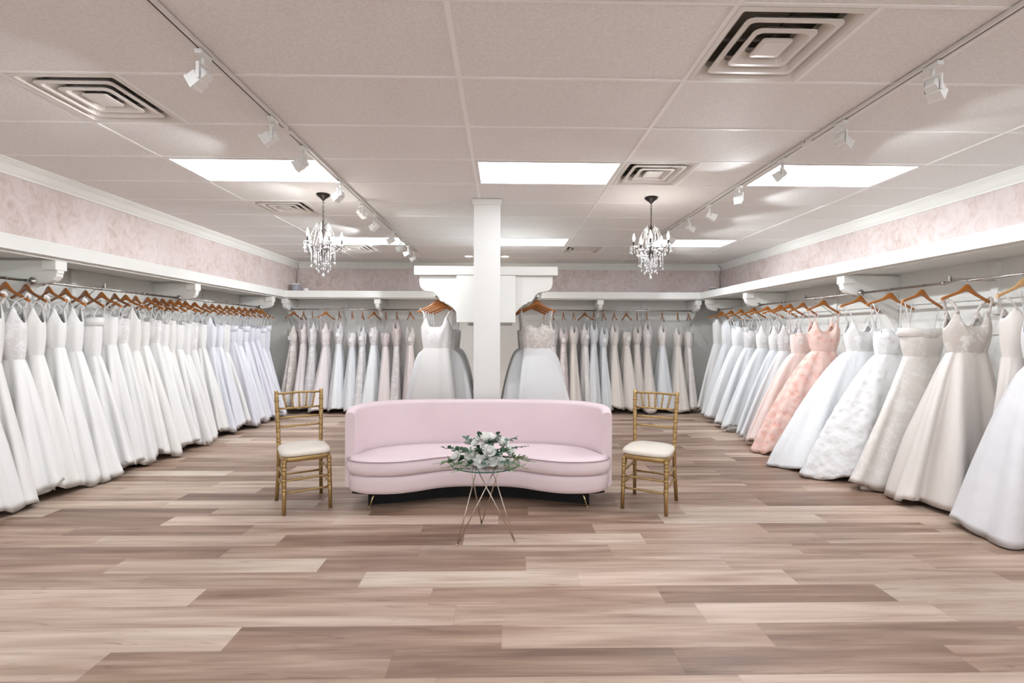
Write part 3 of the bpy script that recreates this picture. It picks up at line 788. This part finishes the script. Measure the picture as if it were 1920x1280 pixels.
# ---------------------------------------------------------------- chandeliers
crm, nt_, pb = newmat('crystal')
pb.inputs['Base Color'].default_value = (.97, .97, .98, 1); pb.inputs['Roughness'].default_value = .05; pb.inputs['Transmission Weight'].default_value = .25; pb.inputs['Specular IOR Level'].default_value = .9
pb.inputs['Coat Weight'].default_value = .6
def chandelier(loc_, rz, label):
    e = empty('chandelier', loc_, rz, label, 'chandelier', 'dark metal crystal chandeliers')
    bz = M['bronze']
    MB().lathe([(.062, -.0045), (.066, -.010), (.055, -.022), (.028, -.042), (.012, -.058), (.006, -.066)], 28).build('canopy', bz, e)
    ch = MB(); z = -.066; k = 0
    while z > -.27:
        pts = []
        for j in range(13):
            a = 2*PI*j/12; u, w = .0075*math.cos(a), .0145*math.sin(a)
            pts.append((u, 0, z - .0125 + w) if k % 2 == 0 else (0, u, z - .0125 + w))
        ch.tube(pts, .0022, 6); z -= .023; k += 1
    ch.build('chain', bz, e)
    ZT = -.28
    MB().lathe([(.004, ZT + .015), (.006, ZT), (.010, ZT - .03), (.006, ZT - .06), (.012, ZT - .09), (.007, ZT - .12), (.007, ZT - .20), (.016, ZT - .25), (.021, ZT - .29), (.014, ZT - .33), (.006, ZT - .355), (.002, ZT - .365)], 16).build('stem', bz, e)
    n = 5
    def drop(x, y, z, L, r, nm='crystal_drop'):
        mb = MB(); mb.tube([(x, y, z), (x, y, z - L + r*1.5)], .0022, 5)
        mb.lathe([(.001, z - L - r*1.2), (r*.75, z - L - r*.5), (r, z - L + r*.1), (r*.6, z - L + r*.9), (.0015, z - L + r*1.9)], 8, (x, y, 0)); return mb.build(nm, crm, e)
    for i in range(n):
        a = 2*PI*i/n; c, s = math.cos(a), math.sin(a)
        def P(r, z): return (r*c, r*s, z)
        arm = MB(); arm.tube([P(r, z) for r, z in cat_([(.012, ZT-.27), (.05, ZT-.31), (.10, ZT-.30), (.125, ZT-.25), (.155, ZT-.225), (.175, ZT-.235)], 5)], .0035, 7)
        arm.tube([P(r, z) for r, z in cat_([(.06, ZT-.24), (.085, ZT-.26), (.07, ZT-.285), (.05, ZT-.27), (.06, ZT-.255)], 5)], .0025, 6)
        arm.tube([P(r, z) for r, z in cat_([(.175, ZT-.235), (.178, ZT-.27), (.165, ZT-.30), (.155, ZT-.285)], 5)], .0025, 6)
        arm = arm.build('arm', bz, e)
        MB().lathe([(.006, ZT-.232), (.032, ZT-.222), (.038, ZT-.212), (.036, ZT-.210), (.010, ZT-.222)], 16, P(.172, 0)).build('bobeche', crm, e)
        MB().lathe([(.0085, ZT-.2205), (.0095, ZT-.218), (.0085, ZT-.165), (.006, ZT-.162)], 12, P(.172, 0)).build('candle_sleeve', bz, e)
        MB().lathe([(.006, ZT-.1615), (.0075, ZT-.155), (.0125, ZT-.138), (.012, ZT-.12), (.006, ZT-.098), (.0015, ZT-.082)], 12, P(.172, 0)).build('bulb', M['bulb'], e)
        # crown scroll and bead swags
        cw = MB(); a2 = a + PI/n; c2, s2 = math.cos(a2), math.sin(a2)
        cw.tube([(r*c2, r*s2, z) for r, z in cat_([(.006, ZT-.05), (.03, ZT-.01), (.055, ZT-.012), (.06, ZT-.03), (.048, ZT-.034)], 5)], .0022, 6)
        cw.tube([(r*c2, r*s2, z) for r, z in cat_([(.006, ZT-.06), (.05, ZT-.10), (.062, ZT-.16), (.085, ZT-.20), (.095, ZT-.235), (.075, ZT-.25), (.065, ZT-.225)], 5)], .0024, 6)
        cw.build('scroll', bz, e)
        bd = MB()
        for (r0, z0, r1, z1, sag, m_) in ((.055, ZT-.015, .09, ZT-.215, .0, 15), (.06, ZT-.02, .035, ZT-.20, .01, 13), (.06, ZT-.02, .12, ZT-.235, -.02, 16)):
            for q in range(m_):
                t = q/(m_ - 1); r = r0 + (r1 - r0)*t - sag*math.sin(PI*t); z = z0 + (z1 - z0)*t
                aa = a2 + (.0 if m_ == 15 else (.35 if m_ == 16 else -.3))*t; bd.sphere((r*math.cos(aa), r*math.sin(aa), z), .0052, 6, 4)
        for q in range(10):
            t = q/9; aa = a + 2*PI/n*t; r = .172 - .055*math.sin(PI*t); bd.sphere((r*math.cos(aa), r*math.sin(aa), ZT - .235 - .05*math.sin(PI*t)), .005, 6, 4)
        bd.build('bead_swag', crm, e)
        for q in range(4):
            aa = a + (q - 1.5)*.16; rr = .172 + (.032 if q in (1, 2) else .012)
            drop(rr*math.cos(aa), rr*math.sin(aa), ZT - .214, .065, .0075)
        drop(.085*c2, .085*s2, ZT - .25, .09 + .02*(i % 2), .008); drop(.05*c, .05*s, ZT - .28, .13 + .015*(i % 2), .0085)
        drop(.10*c, .10*s, ZT - .30, .095, .008)
    for q in range(10):
        a = 2*PI*q/10 + .3; drop(.115*math.cos(a), .115*math.sin(a), ZT - .285, .12 + .02*(q % 3), .0085)
    for q in range(8):
        a = 2*PI*q/8; drop(.062*math.cos(a), .062*math.sin(a), ZT - .30, .165 + .02*(q % 2), .009)
    drop(0, 0, ZT - .36, .165, .016)
    for (dx, dy) in ((.02, 0), (-.02, .01), (0, -.022)): drop(dx, dy, ZT - .33, .13, .007)
    L = bpy.data.lights.new('candle_lamp', 'POINT'); L.energy = 5; L.shadow_soft_size = .12; L.color = (1, .97, .93)
    lo = bpy.data.objects.new('candle_lamp', L); COL.objects.link(lo); lo.parent = e; lo.location = (0, 0, ZT - .18)
    return e
chandelier((-1.778, 4.822, ZC), .35, 'dark crystal chandelier with candle bulbs hanging at left')
chandelier((1.485, 4.832, ZC), .62, 'dark crystal chandelier with candle bulbs hanging at right')

# ---------------------------------------------------------------- hangers
def hanger_proto(mat, half=.235):
    e = empty('clothes_hanger', (0,0,0))
    # origin at the rod centre; wood arch below
    zt = -.055; top, bot = [], []
    K = 18
    for k in range(-K, K + 1):
        t = k/K; x = half*t; a = abs(t)
        zc = zt - .032 - .100*(math.sqrt(a*a + .018) - .134) + .026*math.exp(-(a/.21)**2)
        w = .0115 + .019*math.exp(-(a/.23)**2) + .001*a
        top.append((x, zc + w)); bot.append((x, zc - w))
    mb = MB(); rs = []
    for (x, z1), (_, z0) in zip(top, bot):
        d = .0065 + .002*abs(x)/half; y0 = .012*(abs(x)/half)**2
        rs.append([(x, y0 - d, z0 + .003), (x, y0 - d*.5, z0), (x, y0 + d*.5, z0), (x, y0 + d, z0 + .003), (x, y0 + d, z1 - .003), (x, y0 + d*.5, z1), (x, y0 - d*.5, z1), (x, y0 - d, z1 - .003)])
    mb.rings(rs); mb.build('wooden_arms', mat, e)
    pts = [(0, 0, zt + .018), (0, 0, -.03), (.006, 0, -.022)]
    for j in range(9):
        a = -PI/2 + .25 + j*(PI*1.25)/8; pts.append((.0155*math.cos(a), 0, .0155*math.sin(a) + .001))
    MB().tube(pts, .0017, 6).build('hook', M['hook_metal'], e)
    return e
def arm_z(x, half=.235):
    a = abs(x)/half; return -.055 - .032 - .100*(math.sqrt(a*a + .018) - .134) + .026*math.exp(-(a/.21)**2) + .0115 + .019*math.exp(-(a/.23)**2)
HP = {k: None for k in ('hanger_wood', 'hanger_dark', 'hanger_pale')}
def put_hanger(x, y, rz, tilt, label, group, mat='hanger_wood', z=None):
    h = HP[mat]
    if h is None: h = HP[mat] = hanger_proto(M[mat])
    else: h = copy_tree(h)
    h.location = (x, y, RZ if z is None else z); h.rotation_euler = (0, tilt, rz)
    tag(h, label, 'hanger', group); return h

# ---------------------------------------------------------------- gowns
def gown(x, y, rz, label, group, body='white satin', skirt=None, style='strapless', ztop=1.55, waist=1.24, hem=.05, win=.45, wout=.32, b=.10,
         flare=.75, folds=11, famp=.022, seed=0, liner=0, card=False, hang=None, wb=.165, ww=.146, wavy=.028, drop_b=.065, rag=0, cam=-1, strapw=.006, bulge=0):
    """x, y: rod point; rz: frame (local +x away from the wall); gown turned with its hanger by hang"""
    rr = random.Random(seed)
    e = empty('wedding_gown', (x, y, 0), rz + (hang or 0), label, 'dress', group)
    bm, sm = F[body], F[skirt or body]
    n = 84; ph = [rr.uniform(0, 6.28) for _ in range(6)]
    def fold(th, t):
        f = .55*math.sin(folds*th + ph[0] + .5*t) + .3*math.sin((folds*1.7//1)*th + ph[1] - .4*t) + .28*math.sin((folds//2 + 1)*th + ph[2])
        return f - .25*abs(f)
    rs = []; NR = 22 if not rag else 34
    for i in range(NR + 1):
        t = i/NR; f = t**flare; f = f + bulge*math.sin(PI*t)
        wi, wo, bb = ww + (win - ww)*f, ww + (wout - ww)*f, drop_b + (b - drop_b)*f
        row = []
        for j in range(n):
            th = 2*PI*j/n; c, s = math.cos(th), math.sin(th)
            px = math.copysign(abs(c)**.85, c)*(wi if c > 0 else wo); py = math.copysign(abs(s)**.85, s)*bb
            nx, ny = c/max(wi, .05), s/max(bb, .05); l = math.hypot(nx, ny); nx, ny = nx/l, ny/l
            A = famp*min(1, t*1.6 + .08)*(1 + .6*t)
            dsp = A*fold(th, t)
            if rag and t > .15: dsp += rag*t*(math.sin(17*th + 9*t*3 + ph[3])*math.sin(31*t + ph[4] + 5*th) + .5*rr.uniform(-1, 1))
            z = waist + (hem - waist)*t
            if t > .9: z += (t - .9)*10*wavy*(math.sin(3*th + ph[5]) + .4*math.sin(folds*th + ph[0]))
            z = max(z, .012)
            row.append((px + nx*dsp, py + ny*dsp, z))
        rs.append(row)
    # rolled hem edge
    last = rs[-1]; rs.append([(p[0]*.975, p[1]*.94, p[2] + .012) for p in last]); rs.append([(p[0]*.93, p[1]*.8, p[2] + .10) for p in last])
    MB().rings(rs, cap0=True, cap1=False).build('skirt', sm, e, recalc=False)
    # bodice
    rs = []; NB = 12
    def ztopf(c):
        u = abs(c)
        if style == 'vneck': return ztop + .125*math.exp(-((u - .66)/.20)**2) - .02*(u > .9)*(u - .9)*10
        if style == 'tank': return ztop + .10*math.exp(-((u - .62)/.3)**2)
        if style == 'band': return ztop + .01*u
        return ztop + .03*math.sin(PI*min(1, u/.92)) - .012*math.exp(-(u/.18)**2)
    for i in range(NB + 1):
        t = i/NB; row = []
        w = ww + (wb - ww)*math.sin(t*PI/2); bb = drop_b + (.075 - drop_b)*t + .018*math.sin(PI*min(1, t*1.05)) - (.02*max(0, t - .8)*5)
        for j in range(n):
            th = 2*PI*j/n; c, s = math.cos(th), math.sin(th)
            zt = ztopf(c)
            cup = .014*math.exp(-((t - .72)/.22)**2)*math.exp(-((abs(c) - .5)/.25)**2)*abs(s)
            fw = .0025*math.sin(9*th + ph[2])
            row.append((c*(w + fw), s*(max(.03, bb) + cup + fw) , waist - .004 + (zt - waist)*t))
        rs.append(row)
    top = rs[-1]; rs.append([(p[0]*.975, p[1]*.93, p[2] - .001) for p in top]); rs.append([(p[0]*.95, p[1]*.9, p[2] - .06) for p in top])
    MB().rings(rs, cap0=False, cap1=False).build('bodice', bm, e, recalc=False)
    if style == 'band':
        def br(k, z, o=.0): return [(math.cos(2*PI*j/n)*(wb + .012 + o)*k, math.sin(2*PI*j/n)*(.075 + .012 + o)*k, z + .012*abs(math.cos(2*PI*j/n))) for j in range(n)]
        MB().rings([br(.97, ztop - .075), br(1, ztop - .072, .004), br(1, ztop + .004, .006), br(.97, ztop + .009), br(.93, ztop - .02)], cap0=False, cap1=False).build('fold_over_band', bm, e)
    # straps up to the hanger
    xs = wb*.66 if style in ('vneck', 'tank') else wb*.8
    zz = ztopf(.66 if style in ('vneck', 'tank') else .8) - .004
    for sx in (1, -1):
        xh = sx*.19; za = RZ + arm_z(xh)
        p = []
        ybf = .055
        p += [(sx*xs, -ybf, zz - .02), (sx*(xs*.6 + .19*.4), -ybf*.7, zz + (za - zz)*.45), (xh, -.016, za - .018), (xh, -.010, za + .004), (xh, .010, za + .005), (xh, .022, za - .018), (sx*(xs*.6 + .19*.4), ybf*.8, zz + (za - zz)*.45), (sx*xs, ybf, zz - .02)]
        MB().tube(cat_(p, 3), strapw, 6, flat=(1, .35) if strapw > .004 else None).build('strap', bm, e)
    if card:
        cx, cy = (wb*.62, cam*(.085 + b*.1)) if card is True else (0, 0)
        cb = MB()
        if card == 'in': cb.box(wb + .006, wb + .009, -.03, .03, ztop - .16, ztop - .085); cb.box(wb + .004, wb + .006, -.002, .002, ztop - .085, ztop)
        else: cb.box(cx - .028, cx + .028, cy - .0015, cy + .0015, ztop - .13, ztop - .055)
        if card is True: cb.box(cx - .0015, cx + .0015, cy - .0012, cy + .0012, ztop - .055, ztop + .06)
        cb.build('price_tag', M['tag_white'], e)
    if liner:
        rs = []
        for i in range(6):
            t = .82 + .18*i/5; f = t**flare; wi, wo, bb = ww + (win - ww)*f, ww + (wout - ww)*f, drop_b + (b - drop_b)*f
            row = []
            for j in range(n):
                th = 2*PI*j/n; c, s = math.cos(th), math.sin(th); k = 1 + .05*math.sin(7*th + ph[1])
                z = max(.006, waist + (hem - waist)*t - liner*(i/5)*(1 + .4*math.sin(4*th + ph[3])))
                row.append((c*(wi if c > 0 else wo)*liner_k*k, s*bb*liner_k*k, z))
            rs.append(row)
        rs.append([(p[0]*.96, p[1]*.9, p[2] + .03) for p in rs[-1]])
        MB().rings(rs, cap0=False, cap1=False).build('petticoat', F['cool white tulle' if 'white' in (skirt or body) else 'champagne tulle'], e, recalc=False)
    return e
liner_k = .86

words_ = {'white satin': 'white satin', 'ivory satin': 'ivory satin', 'cool white satin': 'cool white satin', 'lilac white satin': 'lilac-tinted white satin', 'white tulle': 'white tulle'}
GL, GLh = 'white gowns on the left-hand rack', 'wooden hangers of the left-hand rack'
# left-hand rack, counted from the back corner (1) to the camera
LY = [3.62, 3.78, 3.95, 4.135, 4.31, 4.516, 4.694, 4.912, 5.105, 5.27, 5.424, 5.572, 5.754, 5.875, 6.003, 6.145, 6.285, 6.431, 6.617, 6.84, 7.013, 7.183, 7.375, 7.534, 7.714, 7.904, 8.086, 8.259, 8.41]
nL = len(LY)
rl2 = random.Random(5)
for i, y in enumerate(LY):
    k = nL - i   # 1 = at the corner
    if abs(y - 6.35) < .06: y += .07
    if abs(y - 4.41) < .06: y += .05
    sp = LY[min(i + 1, nL - 1)] - LY[max(i - 1, 0)]; b = min(.18, .5*sp*.8 + .04)
    yaw = -rl2.uniform(.12, .42); tilt = rl2.uniform(-.03, .08)
    near = i < 7
    if i < 7: body, style, zt = rl2.choice(['ivory satin', 'white satin', 'white lace']), 'vneck', rl2.uniform(1.50, 1.54)
    elif i == 7: body, style, zt = 'white satin', 'band', 1.545
    elif i < 18: body, style, zt = rl2.choice(['white satin', 'ivory satin', 'white satin', 'white lace']), rl2.choice(['strapless', 'strapless', 'strapless', 'vneck']), rl2.uniform(1.50, 1.58)
    elif i < 22: body, style, zt = rl2.choice(['cool white satin', 'white satin']), rl2.choice(['strapless', 'vneck', 'strapless']), rl2.uniform(1.48, 1.56)
    else: body, style, zt = rl2.choice(['lilac white satin', 'cool white satin', 'lilac white satin']), rl2.choice(['strapless', 'band']), rl2.uniform(1.48, 1.54)
    if i == 7: body = 'white satin'
    skirt = {'white lace': 'white satin'}.get(body, body)
    kind = {'vneck': 'with V-neck straps', 'band': 'with fold-over neckline', 'strapless': 'with strapless neckline', 'tank': 'with wide straps'}[style]
    lab = '%s gown %s, %s from the back corner on left-hand rack' % (words_.get(skirt, skirt), kind, ordn[k - 1])
    hem = rl2.choice([.03, .06, .09, .12, .05])
    gown(RXL, y, 0, lab, GL, body, skirt, style, zt, rl2.uniform(1.13, 1.30), hem, rl2.uniform(.40, .54), .28, b, rl2.uniform(.86, 1.08), rl2.choice([6, 7, 8, 9]), rl2.uniform(.026, .046), 100 + i,
         liner=(.05 if rl2.random() < .45 and hem > .05 else 0), card=rl2.random() < .15, hang=yaw*.4, strapw=.012 if style == 'vneck' and near else .004)
    if y > 3.8:
        put_hanger(RXL, y, yaw, tilt, 'brown wooden hanger, %s from the back corner on left-hand rack' % ordn[k - 1], GLh, 'hanger_wood' if rl2.random() < .6 else 'hanger_dark')

# right-hand rack
GR, GRh = 'gowns on the right-hand rack', 'wooden hangers of the right-hand rack'
s_ = 3.85/3.95
# y, body, skirt, style, ztop, waist, hem, win, wout, b, flare, extra
RG = [
 (3.33, 'glitter tulle', 'glitter tulle', 'vneck', 1.44, 1.20, .02, .56, .35, .36, .74, dict(folds=7, famp=.045, wb=.18), 'glittering white tulle ballgown with beaded bodice, nearest the camera at right edge'),
 (3.50, 'champagne satin', 'champagne satin', 'tank', 1.52, 1.25, .10, .26, .26, .07, .9, dict(), 'slim cream gown on the pale hanger at right edge, behind the glittering ballgown'),
 (3.93, 'taupe lace', 'champagne satin', 'vneck', 1.49, 1.27, .04, .58, .34, .22, .86, dict(folds=7, famp=.07, wb=.20, ww=.16, strapw=.014), 'pale champagne satin gown with lace bodice and deep box folds'),
 (4.36, 'ivory lace', 'ivory lace', 'band', 1.46, 1.22, .05, .68, .34, .17, 1.05, dict(folds=6, famp=.02, wb=.21, ww=.17, liner=.03), 'strapless ivory lace gown with textured hem and folded train'),
 (4.72, 'white floral tulle', 'white floral tulle', 'strapless', 1.45, 1.22, .03, .88, .36, .22, .8, dict(folds=7, famp=.03, rag=.012), 'full white ballgown covered in tulle petals, behind the strapless lace gown'),
 (5.12, 'white lace', 'white tulle', 'vneck', 1.45, 1.24, .02, .98, .38, .30, .74, dict(folds=9, famp=.045, wb=.18, rag=.004), 'widest plain white tulle ballgown, right beside the coral gown'),
 (5.72, 'coral tulle', 'coral tulle', 'vneck', 1.46, 1.22, .04, .84, .36, .22, .8, dict(folds=8, famp=.035, rag=.01, wb=.20), 'coral pink tulle gown with floral appliques'),
 (6.12, 'peach tulle', 'peach tulle', 'strapless', 1.42, 1.18, .06, .76, .33, .13, .75, dict(folds=7, famp=.03, card=True), 'pale peach tulle gown directly behind the coral gown'),
 (6.40, 'silver lace', 'white tulle', 'vneck', 1.44, 1.20, .05, .66, .33, .10, .85, dict(folds=7, card=True), ''),
 (6.62, 'white lace', 'cool white tulle', 'vneck', 1.42, 1.20, .06, .60, .33, .10, .85, dict(folds=7, card=True), ''),
 (6.95, 'white lace', 'cool white tulle', 'vneck', 1.44, 1.22, .07, .66, .33, .11, .85, dict(folds=8, card=True, liner=.05), ''),
 (7.33, 'silver lace', 'cool white tulle', 'strapless', 1.46, 1.22, .05, .62, .33, .14, .8, dict(folds=7), ''),
 (7.72, 'white tulle', 'white tulle', 'strapless', 1.52, 1.24, .08, .60, .33, .14, .85, dict(folds=7), ''),
 (8.06, 'white tulle', 'cool white tulle', 'tank', 1.56, 1.26, .06, .50, .33, .12, .9, dict(folds=6), ''),
 (8.42, 'ivory satin', 'white satin', 'tank', 1.60, 1.26, .10, .42, .31, .08, .9, dict(folds=5), ''),
]
for i, (y, body, skirt, style, zt, wz, hem, win, wout, b, fl_, ex, lab) in enumerate(RG):
    k = len(RG) - i
    kind = {'vneck': 'V-neck', 'band': 'strapless', 'strapless': 'strapless', 'tank': 'wide-strap'}[style]
    if not lab: lab = '%s %s gown, %s from the back corner on right-hand rack' % (kind, {'cool white tulle': 'cool white tulle', 'white tulle': 'white tulle', 'white satin': 'white satin'}[skirt], ordn[k - 1])
    yaw = R_.uniform(-.12, .30)
    gown(RXR, y, PI, lab, GR, body, skirt, style, zt, wz, hem, win, min(wout, .31), b, fl_, seed=300 + i, hang=yaw*.2, cam=1, **ex)
    if i == 1: put_hanger(RXR, y, PI + .1, -.02, 'pale wooden hanger at the right edge of the picture', GRh, 'hanger_pale')
    elif i == 0: pass
    else: put_hanger(RXR, y, PI + yaw, -.06 - R_.uniform(0, .06), 'brown wooden hanger, %s from the back corner on right-hand rack' % ordn[k - 1], GRh)

# back rack, hung edge-on to the camera
GB, GBh = 'lace and tulle gowns on the back rack', 'wooden hangers of the back rack'
BX1 = [-3.86, -3.68, -3.52, -3.27, -3.03, -2.79, -2.60, -2.385, -2.17, -1.97, -1.72]
BX2 = [.78, .94, 1.13, 1.32, 1.53, 1.70, 1.88, 2.08, 2.31, 2.51, 2.70, 2.99, 3.28, 3.48]
KL = [('taupe lace', 'taupe lace'), ('blush lace', 'blush tulle'), ('silver lace', 'silver lace'), ('blush lace', 'blush tulle'), ('silver lace', 'cool white tulle'), ('white lace', 'cool white tulle'), ('silver lace', 'silver lace'), ('silver lace', 'cool white tulle'), ('blush lace', 'blush tulle'), ('blush lace', 'silver lace'), ('silver lace', 'blush tulle')]
KR = [('blush lace', 'blush lace'), ('silver lace', 'blush tulle'), ('blush lace', 'blush lace'), ('ivory lace', 'champagne tulle'), ('silver lace', 'white lace'), ('cool white tulle', 'cool white tulle'), ('cool white tulle', 'cool white tulle'), ('ivory lace', 'champagne tulle'), ('ivory lace', 'champagne tulle'), ('champagne satin', 'champagne tulle'), ('white lace', 'champagne tulle'), ('ivory lace', 'cool white tulle'), ('champagne satin', 'champagne tulle'), ('ivory lace', 'ivory lace')]
wname = {'taupe lace': 'taupe lace', 'blush lace': 'blush lace', 'silver lace': 'silvery lace', 'blush tulle': 'blush tulle', 'cool white tulle': 'cool white tulle', 'white lace': 'white lace', 'ivory lace': 'ivory lace', 'champagne tulle': 'champagne tulle', 'champagne satin': 'champagne satin'}
rb = random.Random(21)
for xs, kinds, side, off in ((BX1, KL, 'left', 0), (BX2, KR, 'right', 50)):
    m_ = len(xs)
    for i, x in enumerate(xs):
        k = i + 1 if side == 'left' else m_ - i
        body, skirt = kinds[i]
        sp = .5*(xs[min(i+1, m_-1)] - xs[max(i-1, 0)]) if 0 < i < m_ - 1 else .18
        yaw = rb.choice([-1, 1, 1])*rb.uniform(.05, .5) if side == 'left' else rb.choice([-1, 1, -1])*rb.uniform(.03, .45)
        tulle = 'tulle' in skirt
        lab = '%s gown, %s from the %s corner on back rack' % ((wname[skirt] if body == skirt else wname[skirt] + ' gown with ' + wname[body] + ' bodice').replace(' gown gown', ' gown'), ordn[k - 1], side)
        lab = lab.replace('bodice gown', 'bodice')
        style = 'vneck' if rb.random() < .8 else 'strapless'
        gown(x, RYB, -PI/2, lab, GB, body, skirt, style, rb.uniform(1.43, 1.53), rb.uniform(1.16, 1.24), rb.uniform(.03, .12), rb.uniform(.36, .50) + (.08 if tulle else 0), .28, min(.20, sp*.62 + .015)*rb.uniform(.9, 1.1) + (.02 if tulle else 0),
             rb.uniform(.95, 1.2), rb.choice([5, 6, 7]), .016, 500 + off + i, card='in' if rb.random() < .4 else False, hang=yaw*.35, wb=.15, ww=.115, drop_b=.055, rag=.006 if skirt == 'cool white tulle' else 0, strapw=.006)
        if True:
            put_hanger(x, RYB, -PI/2 + yaw, rb.uniform(-.04, .04), 'brown wooden hanger, %s from the %s corner on back rack' % (ordn[k - 1], side), GBh, 'hanger_dark' if rb.random() < .5 else 'hanger_wood')

# island rack gowns, facing the camera on both sides
GI, GIh = 'gowns on the rack behind the column', 'wooden hangers of the rack behind the column'
IYs = [5.92, 6.12, 6.32, 6.52, 6.74, 6.96]
for sx, sd in ((-1, 'left'), (1, 'right')):
    for i, y in enumerate(IYs):
        x = IX + sx*.615
        rz = 0 if sx > 0 else PI
        first = i == 0
        if sx < 0: body, skirt, style = (('white lace', 'white satin', 'vneck') if first else ('white lace', 'white tulle', 'strapless'))
        else: body, skirt, style = (('taupe lace', 'white tulle', 'strapless') if first else ('white lace', 'white tulle', 'strapless'))
        lab = 'white satin gown facing forward at front of %s side of the column rack' % sd if (first and sx < 0) else ('white tulle gown with beige lace bodice at front of right side of the column rack' if first else 'white tulle gown, %s from the front on %s side of the column rack' % (ordn[i], sd))
        gown(x, y, rz, lab, GI, body, skirt, style, 1.50 if first else 1.47, 1.24 if first else 1.22, .05, (.40 if sx < 0 else .56) if first else .50, .28 if first else .50, .09 if not first else .10, (.9 if sx < 0 else .8) if first else .5, 5, .014, 700 + i + (10 if sx > 0 else 0), hang=0, wb=.19 if first else .21, ww=.16 if first else .19, cam=1 if sx < 0 else -1)
        put_hanger(x, y, rz + R_.uniform(-.1, .1), R_.uniform(-.02, .05), 'light brown wooden hanger, %s from the front on %s side of the column rack' % (ordn[i], sd), GIh)

# ---------------------------------------------------------------- camera, sky, render settings
cam = bpy.data.cameras.new('camera'); cam.sensor_width = 36; cam.lens = 904.915*36/1920; cam.clip_start = .05
co_ = bpy.data.objects.new('camera', cam); COL.objects.link(co_); sc.camera = co_
yaw, pitch, roll = 0.0192092, -0.0131065, -0.00335909
Rz = Matrix.Rotation(-yaw, 3, 'Z'); Rx = Matrix.Rotation(pitch, 3, 'X'); Ry = Matrix.Rotation(roll, 3, 'Y')
Rm = (Rz @ Rx @ Ry) @ Matrix.Rotation(PI/2, 3, 'X')
co_.matrix_world = Matrix.Translation((0, 0, CH)) @ Rm.to_4x4()
w = bpy.data.worlds.new('sky'); sc.world = w; w.use_nodes = True
bg = w.node_tree.nodes['Background']; bg.inputs[0].default_value = (.88, .94, 1, 1); bg.inputs[1].default_value = 3.0
vs = sc.view_settings; vs.view_transform = 'Standard'; vs.look = 'None'; vs.gamma = 1; vs.use_curve_mapping = False; vs.exposure = 0.54
cy = sc.cycles; cy.use_denoising = True; cy.max_bounces = 5; cy.diffuse_bounces = 3; cy.glossy_bounces = 2; cy.transmission_bounces = 4; cy.use_adaptive_sampling = True; cy.adaptive_threshold = .07; cy.use_light_tree = False; cy.caustics_reflective = False; cy.caustics_refractive = False; cy.sample_clamp_indirect = 6
try: cy.denoiser = 'OPENIMAGEDENOISE'
except Exception: pass
